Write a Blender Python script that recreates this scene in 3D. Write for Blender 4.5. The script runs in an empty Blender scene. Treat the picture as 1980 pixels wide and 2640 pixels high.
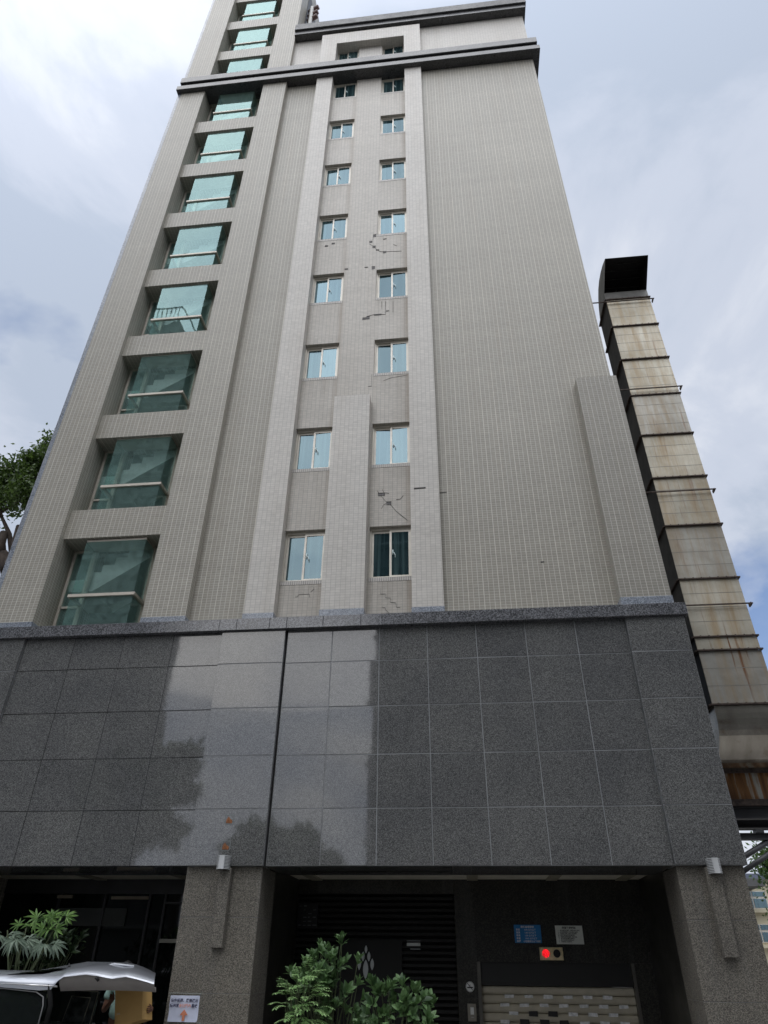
import bpy, math, random
from mathutils import Vector, Matrix
R = math.radians
random.seed(7)
S = bpy.context.scene
COL = S.collection

# ------------------------------------------------------------------ camera
cam = bpy.data.cameras.new("camera")
cam.sensor_fit = 'HORIZONTAL'
cam.sensor_width = 36.0
cam.lens = 1740.0 / 1980.0 * 36.0
cam.clip_start = 0.1
cam.clip_end = 5000
camo = bpy.data.objects.new("camera", cam)
COL.objects.link(camo)
_p, _y, _r = R(33.78193), R(-6.58793), R(-0.70867)
fw = Vector((math.sin(_y)*math.cos(_p), math.cos(_y)*math.cos(_p), math.sin(_p)))
rt = Vector((math.cos(_y), -math.sin(_y), 0))
dn = fw.cross(rt)
right = math.cos(_r)*rt + math.sin(_r)*dn
down = -math.sin(_r)*rt + math.cos(_r)*dn
M = Matrix((right, -down, -fw)).transposed().to_4x4()
M.translation = (0, -13, 1.55)
camo.matrix_world = M
S.camera = camo

# ------------------------------------------------------------------ world, sun, exposure
SUN_EL, SUN_AZ = R(57), R(197)         # azimuth clockwise from +Y (into the facade)
w = bpy.data.worlds.new("World")
S.world = w
w.use_nodes = True
nt = w.node_tree
nt.nodes.clear()
def wn(t, **k):
    n = nt.nodes.new(t)
    for a, b in k.items(): setattr(n, a, b)
    return n
def wm(op, a, b=None, c=None, clamp=False):
    n = wn('ShaderNodeMath', operation=op, use_clamp=clamp)
    for i, v in enumerate((a, b, c)):
        if v is None: continue
        if isinstance(v, (int, float)): n.inputs[i].default_value = v
        else: nt.links.new(v, n.inputs[i])
    return n.outputs[0]
out = wn('ShaderNodeOutputWorld')
bg = wn('ShaderNodeBackground')
bg.inputs['Strength'].default_value = 0.1
sky = wn('ShaderNodeTexSky', sky_type='NISHITA')
sky.sun_disc = False
sky.sun_elevation = SUN_EL
sky.sun_rotation = SUN_AZ
sky.dust_density = 1.0
tc = wn('ShaderNodeTexCoord')
sep = wn('ShaderNodeSeparateXYZ')
nt.links.new(tc.outputs['Generated'], sep.inputs[0])
den = wm('ADD', wm('MAXIMUM', sep.outputs[2], 0.0), 0.35)
cmb = wn('ShaderNodeCombineXYZ')
nt.links.new(wm('DIVIDE', sep.outputs[0], den), cmb.inputs[0])
nt.links.new(wm('DIVIDE', sep.outputs[1], den), cmb.inputs[1])
def wnoise(scale, detail, rough, off, dist=0.0):
    mp = wn('ShaderNodeMapping')
    mp.inputs['Location'].default_value = off
    nt.links.new(cmb.outputs[0], mp.inputs[0])
    n = wn('ShaderNodeTexNoise')
    n.inputs['Scale'].default_value = scale
    n.inputs['Detail'].default_value = detail
    n.inputs['Roughness'].default_value = rough
    n.inputs['Distortion'].default_value = dist
    nt.links.new(mp.outputs[0], n.inputs['Vector'])
    return n.outputs['Fac']
def wramp(fac, stops):
    r = wn('ShaderNodeValToRGB')
    r.color_ramp.interpolation = 'EASE'
    e = r.color_ramp.elements
    while len(e) < len(stops): e.new(0.5)
    for el, (p, c) in zip(e, stops):
        el.position = p; el.color = c
    nt.links.new(fac, r.inputs[0])
    return r.outputs[0]
shade = wramp(wnoise(2.1, 8, 0.56, (3.1, 1.3, 0), 0.5),
              [(0.38, (3.55, 4.05, 4.95, 1)), (0.48, (4.35, 4.75, 5.6, 1)), (0.56, (5.3, 5.6, 6.25, 1)), (0.64, (6.6, 6.75, 7.1, 1))])
# a thinner patch of cloud low over the right with blue sky showing through
dot = wn('ShaderNodeVectorMath', operation='DOT_PRODUCT')
dot.inputs[1].default_value = Vector((0.44, 0.86, 0.27)).normalized()
nt.links.new(tc.outputs['Generated'], dot.inputs[0])
near = wm('MULTIPLY', wm('SUBTRACT', dot.outputs['Value'], 0.972, clamp=True), 15.0)
thin = wm('SUBTRACT', wm('ADD', wnoise(2.3, 6, 0.55, (7.7, 2.2, 0), 0.2), near), 0.69)
thin = wm('MULTIPLY', thin, 7.0, clamp=True)
mix = wn('ShaderNodeMix', data_type='RGBA')
nt.links.new(wm('MULTIPLY', thin, 0.8), mix.inputs['Factor'])
nt.links.new(shade, mix.inputs['A'])
skyb = wn('ShaderNodeMix', data_type='RGBA', blend_type='MULTIPLY')
skyb.inputs['Factor'].default_value = 1.0
nt.links.new(sky.outputs[0], skyb.inputs['A'])
skyb.inputs['B'].default_value = (0.75, 0.9, 1.1, 1)
nt.links.new(skyb.outputs['Result'], mix.inputs['B'])
# the cloud deck is brighter round the veiled sun
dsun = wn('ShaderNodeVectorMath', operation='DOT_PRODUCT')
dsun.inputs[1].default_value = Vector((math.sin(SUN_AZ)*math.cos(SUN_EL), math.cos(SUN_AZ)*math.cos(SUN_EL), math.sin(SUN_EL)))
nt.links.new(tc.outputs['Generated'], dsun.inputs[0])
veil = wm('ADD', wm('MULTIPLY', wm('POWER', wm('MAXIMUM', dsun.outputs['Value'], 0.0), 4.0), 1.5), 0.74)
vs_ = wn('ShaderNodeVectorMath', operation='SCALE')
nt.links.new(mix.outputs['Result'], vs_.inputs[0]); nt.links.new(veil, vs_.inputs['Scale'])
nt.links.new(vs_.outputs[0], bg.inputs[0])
nt.links.new(bg.outputs[0], out.inputs[0])

sl = bpy.data.lights.new("sun", 'SUN')
sl.energy = 0.65
sl.angle = R(80)
sl.color = (1.0, 0.93, 0.82)
so = bpy.data.objects.new("sun", sl)
COL.objects.link(so)
sd = Vector((math.sin(SUN_AZ)*math.cos(SUN_EL), math.cos(SUN_AZ)*math.cos(SUN_EL), math.sin(SUN_EL)))
so.rotation_euler = (-sd).to_track_quat('-Z', 'Y').to_euler()
so.location = (10, -40, 60)

S.view_settings.view_transform = 'Standard'
S.view_settings.look = 'None'
S.view_settings.gamma = 1.0
S.view_settings.exposure = 0.9
S.cycles.max_bounces = 8
S.cycles.transparent_max_bounces = 12

# ------------------------------------------------------------------ material helpers
class Mat:
    def __init__(s, name):
        s.m = bpy.data.materials.new(name)
        s.m.use_nodes = True
        s.t = s.m.node_tree
        s.b = s.t.nodes['Principled BSDF']
        s._o = None
    def n(s, t, **k):
        n = s.t.nodes.new(t)
        for a, b in k.items(): setattr(n, a, b)
        return n
    def l(s, a, b): s.t.links.new(a, b)
    @property
    def obj(s):
        if s._o is None: s._o = s.n('ShaderNodeTexCoord').outputs['Object']
        return s._o
    def set(s, **k):
        for a, b in k.items(): s.b.inputs[a.replace('_', ' ')].default_value = b
        return s
    def math(s, op, a, b=None, clamp=False):
        n = s.n('ShaderNodeMath', operation=op, use_clamp=clamp)
        for i, v in enumerate((a, b)):
            if v is None: continue
            if isinstance(v, (int, float)): n.inputs[i].default_value = v
            else: s.l(v, n.inputs[i])
        return n.outputs[0]
    def map(s, vec, scale=(1, 1, 1), loc=(0, 0, 0)):
        m = s.n('ShaderNodeMapping')
        m.inputs['Scale'].default_value = scale
        m.inputs['Location'].default_value = loc
        s.l(vec, m.inputs[0])
        return m.outputs[0]
    def noise(s, scale, detail=3, rough=0.5, vec=None, dist=0.0):
        n = s.n('ShaderNodeTexNoise')
        n.inputs['Scale'].default_value = scale
        n.inputs['Detail'].default_value = detail
        n.inputs['Roughness'].default_value = rough
        n.inputs['Distortion'].default_value = dist
        s.l(vec if vec is not None else s.obj, n.inputs['Vector'])
        return n.outputs['Fac']
    def ramp(s, fac, stops, interp='LINEAR'):
        r = s.n('ShaderNodeValToRGB')
        r.color_ramp.interpolation = interp
        e = r.color_ramp.elements
        while len(e) < len(stops): e.new(0.5)
        for el, (p, c) in zip(e, stops):
            el.position = p
            el.color = (*c, 1) if len(c) == 3 else c
        s.l(fac, r.inputs[0])
        return r.outputs[0]
    def mix(s, fac, a, b, blend='MIX'):
        m = s.n('ShaderNodeMix', data_type='RGBA', blend_type=blend)
        for key, v in (('Factor', fac), ('A', a), ('B', b)):
            if isinstance(v, (int, float)): m.inputs[key].default_value = v
            elif isinstance(v, tuple): m.inputs[key].default_value = (*v, 1)
            else: s.l(v, m.inputs[key])
        return m.outputs['Result']
    def col(s, c): s.l(c, s.b.inputs['Base Color']); return s
    def rough(s, c): s.l(c, s.b.inputs['Roughness']); return s
    def bump(s, h, strength=0.3, dist=0.01):
        b = s.n('ShaderNodeBump')
        b.inputs['Strength'].default_value = strength
        b.inputs['Distance'].default_value = dist
        s.l(h, b.inputs['Height'])
        s.l(b.outputs[0], s.b.inputs['Normal'])
        return s

def plain(name, c, rough=0.6, metal=0.0, spec=0.5, var=0.12, scale=3.0, bump=0.0):
    m = Mat(name)
    m.set(Roughness=rough, Metallic=metal)
    m.b.inputs['Specular IOR Level'].default_value = spec
    f = m.noise(scale, 4)
    lo = tuple(x*(1-var) for x in c); hi = tuple(min(1, x*(1+var)) for x in c)
    m.col(m.ramp(f, [(0.3, lo), (0.7, hi)]))
    if bump: m.bump(m.noise(scale*20, 3), bump, 0.01)
    return m.m

def tile(name, base, joint, bw=0.111, rh=0.064, mortar=0.0075, warm=(0.30, 0.24, 0.17), stain=0.25, wide=True, sill=False):
    """small stack-bonded facade tiles laid in the plane of each face"""
    m = Mat(name)
    m.set(Roughness=0.42)
    m.b.inputs['Specular IOR Level'].default_value = 0.4
    sp = m.n('ShaderNodeSeparateXYZ'); m.l(m.obj, sp.inputs[0])
    g = m.n('ShaderNodeNewGeometry')
    sn = m.n('ShaderNodeSeparateXYZ'); m.l(g.outputs['Normal'], sn.inputs[0])
    flat = m.math('GREATER_THAN', m.math('ABSOLUTE', sn.outputs[2]), 0.6)
    side = m.math('GREATER_THAN', m.math('ABSOLUTE', sn.outputs[0]), 0.6)
    u = m.n('ShaderNodeMix'); m.l(side, u.inputs['Factor']); m.l(sp.outputs[0], u.inputs[2]); m.l(sp.outputs[1], u.inputs[3])
    v = m.n('ShaderNodeMix'); m.l(flat, v.inputs['Factor']); m.l(sp.outputs[2], v.inputs[2]); m.l(sp.outputs[1], v.inputs[3])
    cb = m.n('ShaderNodeCombineXYZ'); m.l(u.outputs[0], cb.inputs[0]); m.l(v.outputs[0], cb.inputs[1])
    uv = cb.outputs[0]
    def brick(w_, h_, mo, c1, c2, cm):
        b = m.n('ShaderNodeTexBrick'); b.offset = 0.0; b.squash = 1.0
        m.l(uv, b.inputs['Vector'])
        for k_, val in (('Scale', 1.0), ('Mortar Size', mo), ('Mortar Smooth', 0.1), ('Brick Width', w_), ('Row Height', h_)):
            b.inputs[k_].default_value = val
        b.inputs['Color1'].default_value = (*c1, 1); b.inputs['Color2'].default_value = (*c2, 1); b.inputs['Mortar'].default_value = (*cm, 1)
        return b
    lo = tuple(x*0.945 for x in base); hi = tuple(min(1, x*1.045) for x in base)
    b1 = brick(bw, rh, mortar*0.55, lo, hi, joint)
    b2 = brick(bw, 50.0, mortar, (0, 0, 0), (0, 0, 0), (1, 1, 1))
    c = m.mix(m.math('MULTIPLY', b2.outputs['Fac'], 0.85 if wide else 0.5), b1.outputs['Color'], tuple(joint))
    if wide:
        b3 = brick(bw*3, 400.0, mortar*1.25, (0, 0, 0), (0, 0, 0), (1, 1, 1))
        c = m.mix(m.math('MULTIPLY', b3.outputs['Fac'], 0.8), c, tuple(min(1, x*1.12) for x in joint))
    # rain streaks and patchy weathering of the tile face
    st = m.noise(1.0, 6, 0.6, m.map(uv, (2.6, 0.10, 1)))
    pt = m.noise(0.35, 5, 0.6, uv)
    k = m.math('MULTIPLY', m.ramp(st, [(0.45, (0, 0, 0)), (0.75, (1, 1, 1))]), m.ramp(pt, [(0.3, (0, 0, 0)), (0.7, (1, 1, 1))]))
    c = m.mix(m.math('MULTIPLY', k, stain), c, warm)
    if sill:
        # water marks running down from the window sills, and grime beside the pilasters
        fz = m.math('FRACT', m.math('DIVIDE', m.math('SUBTRACT', sp.outputs[2], 8.745-12.8), 3.2))
        run = m.ramp(fz, [(0.62, (0, 0, 0)), (0.985, (1, 1, 1)), (0.999, (0.9, 0.9, 0.9))])
        fine = m.noise(1.0, 4, 0.6, m.map(uv, (9.0, 0.25, 1)))
        inw = m.math('MAXIMUM', m.math('LESS_THAN', m.math('ABSOLUTE', m.math('ADD', sp.outputs[0], 3.4)), 0.52), m.math('LESS_THAN', m.math('ABSOLUTE', m.math('ADD', sp.outputs[0], 1.37)), 0.52))
        k2 = m.math('MULTIPLY', m.math('MULTIPLY', run, m.ramp(fine, [(0.4, (0.15, 0.15, 0.15)), (0.65, (1, 1, 1))])), inw)
        c = m.mix(m.math('MULTIPLY', k2, 0.36), c, (0.22, 0.18, 0.135))
        ed = m.math('MAXIMUM', m.ramp(m.math('ABSOLUTE', m.math('ADD', sp.outputs[0], 0.93)), [(0.0, (1, 1, 1)), (0.16, (0, 0, 0))]), m.ramp(m.math('ABSOLUTE', m.math('ADD', sp.outputs[0], 2.92)), [(0.0, (1, 1, 1)), (0.14, (0, 0, 0))]))
        en = m.noise(1.0, 4, 0.6, m.map(uv, (3.0, 0.6, 1), (5, 3, 0)))
        c = m.mix(m.math('MULTIPLY', m.math('MULTIPLY', ed, en), 0.75), c, (0.25, 0.19, 0.13))
    pz = m.noise(7.0, 3, 0.6, m.map(uv, (1, 1.8, 1)))
    c = m.mix(1.0, c, m.ramp(pz, [(0.3, (0.93, 0.93, 0.93)), (0.7, (1.04, 1.04, 1.04))]), 'MULTIPLY')
    bnd = m.noise(1.0, 4, 0.6, m.map(uv, (0.12, 2.6, 1)))
    c = m.mix(1.0, c, m.ramp(bnd, [(0.3, (0.955, 0.955, 0.955)), (0.7, (1.03, 1.03, 1.03))]), 'MULTIPLY')
    blot = m.noise(0.22, 6, 0.62, uv)
    c = m.mix(1.0, c, m.ramp(blot, [(0.32, (0.92, 0.92, 0.915)), (0.68, (1.04, 1.04, 1.035))]), 'MULTIPLY')
    m.col(c)
    hgt = m.math('ADD', m.math('SUBTRACT', 1.0, b1.outputs['Fac']), m.math('MULTIPLY', m.noise(9.0, 2, 0.5, uv), 0.5))
    m.bump(hgt, 0.35, 0.006)
    return m.m

def granite(name, dark, light, rough=0.1, ior=1.5, grain=42.0, tint=None, bump=0.0, contrast=0.12):
    m = Mat(name)
    m.set(IOR=ior)
    a = m.noise(grain, 2, 0.7)
    b = m.n('ShaderNodeTexVoronoi'); b.inputs['Scale'].default_value = grain*1.3; m.l(m.obj, b.inputs['Vector'])
    bw = m.n('ShaderNodeSeparateColor'); m.l(b.outputs['Color'], bw.inputs[0])
    f = m.math('ADD', m.math('MULTIPLY', a, 0.6), m.math('MULTIPLY', bw.outputs[0], 0.4))
    mid = tuple((x+y)*0.42 for x, y in zip(dark, light))
    c = m.ramp(f, [(0.5-contrast*1.4, dark), (0.5, mid), (0.5+contrast*1.5, light)])
    big = m.noise(0.7, 4, 0.6)
    c = m.mix(1.0, c, m.ramp(big, [(0.3, (0.85, 0.85, 0.86)), (0.7, (1.14, 1.13, 1.1))]), 'MULTIPLY')
    stk = m.noise(1.0, 5, 0.6, m.map(m.obj, (3.2, 3.2, 0.16)))
    c = m.mix(m.math('MULTIPLY', m.ramp(stk, [(0.55, (0, 0, 0)), (0.75, (1, 1, 1))]), 0.22), c, tint or (0.16, 0.16, 0.16))
    m.col(c)
    isl = m.n('ShaderNodeNewGeometry').outputs['Random Per Island']
    c = m.mix(1.0, c, m.ramp(isl, [(0.0, (0.92, 0.92, 0.93)), (1.0, (1.06, 1.055, 1.05))]), 'MULTIPLY')
    m.col(c)
    rr = m.noise(2.5, 4, 0.6)
    m.rough(m.math('ADD', m.math('MULTIPLY', rr, rough*0.8), rough*0.6))
    if bump: m.bump(f, bump, 0.01)
    else:
        m.bump(m.noise(1.1, 2, 0.4), 0.05, 0.03)
    return m.m

MT = {}
MT['tile'] = tile('beige_grey_tile', (0.335, 0.314, 0.268), (0.60, 0.575, 0.50), mortar=0.006)
MT['tile2'] = tile('pale_tile', (0.61, 0.58, 0.53), (0.38, 0.355, 0.32), mortar=0.005, stain=0.32, wide=False)
MT['tilebay'] = tile('bay_tile', (0.535, 0.50, 0.445), (0.29, 0.28, 0.25), mortar=0.005, stain=0.3, wide=False, sill=True)  # pale tile darkened: recess contrast put into colour, pilasters being lit alike
MT['tile_pier'] = tile('pier_tile', (0.30, 0.282, 0.243), (0.53, 0.51, 0.45), mortar=0.006)
MT['sill'] = tile('pale_sill_tile', (0.55, 0.52, 0.48), (0.2, 0.19, 0.18), bw=0.05, rh=0.2, mortar=0.008, wide=False)
MT['gran'] = granite('polished_grey_granite', (0.045, 0.046, 0.046), (0.235, 0.238, 0.235), rough=0.045, ior=1.68, grain=72.0, contrast=0.16)
MT['gran2'] = granite('polished_coping_granite', (0.05, 0.052, 0.056), (0.21, 0.215, 0.23), rough=0.2, ior=1.6)
MT['corn'] = granite('cornice_granite', (0.02, 0.02, 0.021), (0.085, 0.086, 0.09), rough=0.3, ior=1.5)
MT['plin'] = granite('flecked_blue_granite', (0.10, 0.12, 0.15), (0.42, 0.46, 0.52), rough=0.3, ior=1.6, contrast=0.18)
MT['flam'] = granite('flamed_granite', (0.045, 0.041, 0.034), (0.27, 0.25, 0.21), rough=0.75, ior=1.45, grain=80, bump=0.15, contrast=0.16)
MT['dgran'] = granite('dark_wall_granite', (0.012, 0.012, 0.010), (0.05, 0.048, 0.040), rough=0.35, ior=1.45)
MT['seal'] = plain('joint_sealant', (0.27, 0.28, 0.285), 0.7)
MT['sealdark'] = plain('dark_joint', (0.02, 0.02, 0.02), 0.9)
MT['alu'] = plain('champagne_aluminium', (0.66, 0.62, 0.54), 0.4, 0.25)
MT['bronze'] = plain('bronze_frame', (0.58, 0.53, 0.45), 0.4, 0.15)
MT['steel'] = plain('dark_steel', (0.07, 0.07, 0.072), 0.5, 0.6)
MT['inside'] = plain('pale_interior_plaster', (0.50, 0.56, 0.53), 0.7)
MT['stair'] = plain('white_stair_plaster', (0.93, 0.95, 0.93), 0.6, var=0.03)
MT['ceil'] = plain('cream_ceiling', (0.86, 0.82, 0.68), 0.7)
MT['black'] = plain('black_metal', (0.012, 0.012, 0.012), 0.45)
MT['char'] = plain('charcoal_slats', (0.009, 0.009, 0.0085), 0.7)
MT['emblem'] = plain('brushed_emblem_metal', (0.50, 0.53, 0.53), 0.4, 0.1)
MT['roof'] = plain('roof_concrete', (0.3, 0.3, 0.29), 0.85)
MT['crack'] = plain('exposed_mortar', (0.07, 0.065, 0.06), 0.9, var=0.4, scale=20)
MT['patch'] = plain('bare_render', (0.16, 0.155, 0.15), 0.9, var=0.4, scale=25)
MT['latch'] = plain('pale_latch', (0.80, 0.97, 0.96), 0.4)

def glass_mix(name, gloss, tcol, base_fac, bright_coat=0.0):
    m = bpy.data.materials.new(name); m.use_nodes = True
    t = m.node_tree; t.nodes.clear()
    o = t.nodes.new('ShaderNodeOutputMaterial')
    mx = t.nodes.new('ShaderNodeMixShader')
    gl = t.nodes.new('ShaderNodeBsdfGlossy'); gl.inputs['Color'].default_value = (*gloss, 1); gl.inputs['Roughness'].default_value = 0.015
    tr = t.nodes.new('ShaderNodeBsdfTransparent'); tr.inputs['Color'].default_value = (*tcol, 1)
    fr = t.nodes.new('ShaderNodeFresnel'); fr.inputs['IOR'].default_value = 1.5
    ad = t.nodes.new('ShaderNodeMath'); ad.operation = 'ADD'; ad.use_clamp = True; ad.inputs[1].default_value = base_fac
    t.links.new(fr.outputs[0], ad.inputs[0]); t.links.new(ad.outputs[0], mx.inputs[0])
    bp = t.nodes.new('ShaderNodeBump'); bp.inputs['Strength'].default_value = 0.03; bp.inputs['Distance'].default_value = 0.02
    tx = t.nodes.new('ShaderNodeTexCoord'); ns = t.nodes.new('ShaderNodeTexNoise'); ns.inputs['Scale'].default_value = 2.0; ns.inputs['Detail'].default_value = 1
    t.links.new(tx.outputs['Object'], ns.inputs['Vector']); t.links.new(ns.outputs['Fac'], bp.inputs['Height'])
    t.links.new(bp.outputs[0], gl.inputs['Normal'])
    last = tr
    if bright_coat:  # teal diffuse coat brightens the glass in place of stairwell light
        df = t.nodes.new('ShaderNodeBsdfDiffuse'); df.inputs['Color'].default_value = (0.38, 0.60, 0.55, 1)
        m2 = t.nodes.new('ShaderNodeMixShader')
        n2 = t.nodes.new('ShaderNodeTexNoise'); n2.inputs['Scale'].default_value = 9.0; n2.inputs['Detail'].default_value = 6
        t.links.new(tx.outputs['Object'], n2.inputs['Vector'])
        mm = t.nodes.new('ShaderNodeMath'); mm.operation = 'MULTIPLY'; mm.inputs[1].default_value = bright_coat*2
        t.links.new(n2.outputs['Fac'], mm.inputs[0]); t.links.new(mm.outputs[0], m2.inputs[0])
        t.links.new(tr.outputs[0], m2.inputs[1]); t.links.new(df.outputs[0], m2.inputs[2]); last = m2
    t.links.new(last.outputs[0], mx.inputs[1]); t.links.new(gl.outputs[0], mx.inputs[2])
    t.links.new(mx.outputs[0], o.inputs[0])
    return m
MT['teal'] = glass_mix('teal_bay_glass', (0.50, 0.71, 0.71), (0.84, 0.99, 0.955), 0.11, 0.18)
MT['teal_side'] = MT['teal']

def pane_mat():
    m = bpy.data.materials.new('blue_reflective_glass'); m.use_nodes = True
    t = m.node_tree; t.nodes.clear(); N = t.nodes.new; L_ = t.links.new
    o = N('ShaderNodeOutputMaterial'); mx = N('ShaderNodeMixShader'); oi = N('ShaderNodeObjectInfo')
    gl = N('ShaderNodeBsdfGlossy'); gl.inputs['Color'].default_value = (0.36, 0.49, 0.54, 1); gl.inputs['Roughness'].default_value = 0.02
    mr = N('ShaderNodeMapRange'); mr.inputs['To Min'].default_value = 0.20; mr.inputs['To Max'].default_value = 0.34
    L_(oi.outputs['Random'], mr.inputs['Value']); L_(mr.outputs[0], mx.inputs[0])
    # what hangs behind the pane: a dark room, or a half drawn curtain
    tx = N('ShaderNodeTexCoord'); wv = N('ShaderNodeTexNoise'); wv.inputs['Scale'].default_value = 1.0; wv.inputs['Detail'].default_value = 2
    mp = N('ShaderNodeMapping'); mp.inputs['Scale'].default_value = (14, 1, 0.25); L_(tx.outputs['Object'], mp.inputs[0])
    ad = N('ShaderNodeVectorMath'); ad.operation = 'ADD'; L_(mp.outputs[0], ad.inputs[0]); L_(oi.outputs['Random'], ad.inputs[1]); L_(ad.outputs[0], wv.inputs['Vector'])
    rp = N('ShaderNodeValToRGB'); e = rp.color_ramp.elements; e[0].position = 0.45; e[0].color = (0.018, 0.04, 0.045, 1); e[1].position = 0.75; e[1].color = (0.08, 0.135, 0.14, 1)
    ml = N('ShaderNodeMath'); ml.operation = 'MULTIPLY_ADD'; ml.inputs[1].default_value = 0.35; L_(oi.outputs['Random'], ml.inputs[0]); 
    sb = N('ShaderNodeMath'); sb.operation = 'SUBTRACT'; sb.inputs[1].default_value = 0.12; L_(wv.outputs['Fac'], sb.inputs[0]); L_(sb.outputs[0], ml.inputs[2]); L_(ml.outputs[0], rp.inputs[0])
    df = N('ShaderNodeBsdfDiffuse'); L_(rp.outputs[0], df.inputs['Color'])
    ns = N('ShaderNodeTexNoise'); ns.inputs['Scale'].default_value = 2.4; ns.inputs['Detail'].default_value = 1
    bp = N('ShaderNodeBump'); bp.inputs['Strength'].default_value = 0.05; bp.inputs['Distance'].default_value = 0.02
    L_(tx.outputs['Object'], ns.inputs['Vector']); L_(ns.outputs['Fac'], bp.inputs['Height']); L_(bp.outputs[0], gl.inputs['Normal'])
    L_(df.outputs[0], mx.inputs[1]); L_(gl.outputs[0], mx.inputs[2]); L_(mx.outputs[0], o.inputs[0])
    return m
MT['pane'] = pane_mat()
m = Mat('dark_shop_glass'); m.set(Roughness=0.03, Base_Color=(0.008, 0.011, 0.01, 1)); MT['dglass'] = m.m

def leafmat(name, c, c2, trans=0.25):
    m = Mat(name)
    m.set(Roughness=0.45)
    oi = m.n('ShaderNodeNewGeometry')
    f = m.math('ADD', m.math('MULTIPLY', oi.outputs['Random Per Island'], 0.75), m.math('MULTIPLY', m.noise(1.3, 2), 0.35))
    m.col(m.ramp(f, [(0.1, c), (0.9, c2)]))
    m.b.inputs['Specular IOR Level'].default_value = 0.5
    tr = m.n('ShaderNodeBsdfTranslucent'); tr.inputs['Color'].default_value = (*[min(1, x*1.6) for x in c2], 1)
    mx = m.n('ShaderNodeMixShader'); mx.inputs[0].default_value = trans
    o = [n for n in m.t.nodes if n.type == 'OUTPUT_MATERIAL'][0]
    m.l(m.b.outputs[0], mx.inputs[1]); m.l(tr.outputs[0], mx.inputs[2]); m.l(mx.outputs[0], o.inputs[0])
    return m.m
MT['leaf_tree'] = leafmat('tree_leaves', (0.022, 0.05, 0.012), (0.09, 0.15, 0.03))
MT['leaf_tree2'] = leafmat('fresh_tree_leaves', (0.03, 0.065, 0.014), (0.10, 0.18, 0.04))
MT['leaf_broad'] = leafmat('glossy_shrub_leaves', (0.022, 0.055, 0.02), (0.13, 0.23, 0.085), 0.15)
MT['leaf_pin'] = leafmat('feathery_shrub_leaves', (0.17, 0.33, 0.11), (0.40, 0.58, 0.26), 0.2)
MT['leaf_palm'] = leafmat('lobed_leaves', (0.04, 0.10, 0.025), (0.19, 0.33, 0.08), 0.2)
MT['leaf_grey'] = leafmat('greyish_lobed_leaves', (0.07, 0.11, 0.07), (0.22, 0.28, 0.21), 0.1)
MT['bark'] = plain('bark', (0.06, 0.045, 0.035), 0.9, var=0.4, scale=8, bump=0.6)
MT['stem'] = plain('green_stem', (0.07, 0.09, 0.04), 0.7)

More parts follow.
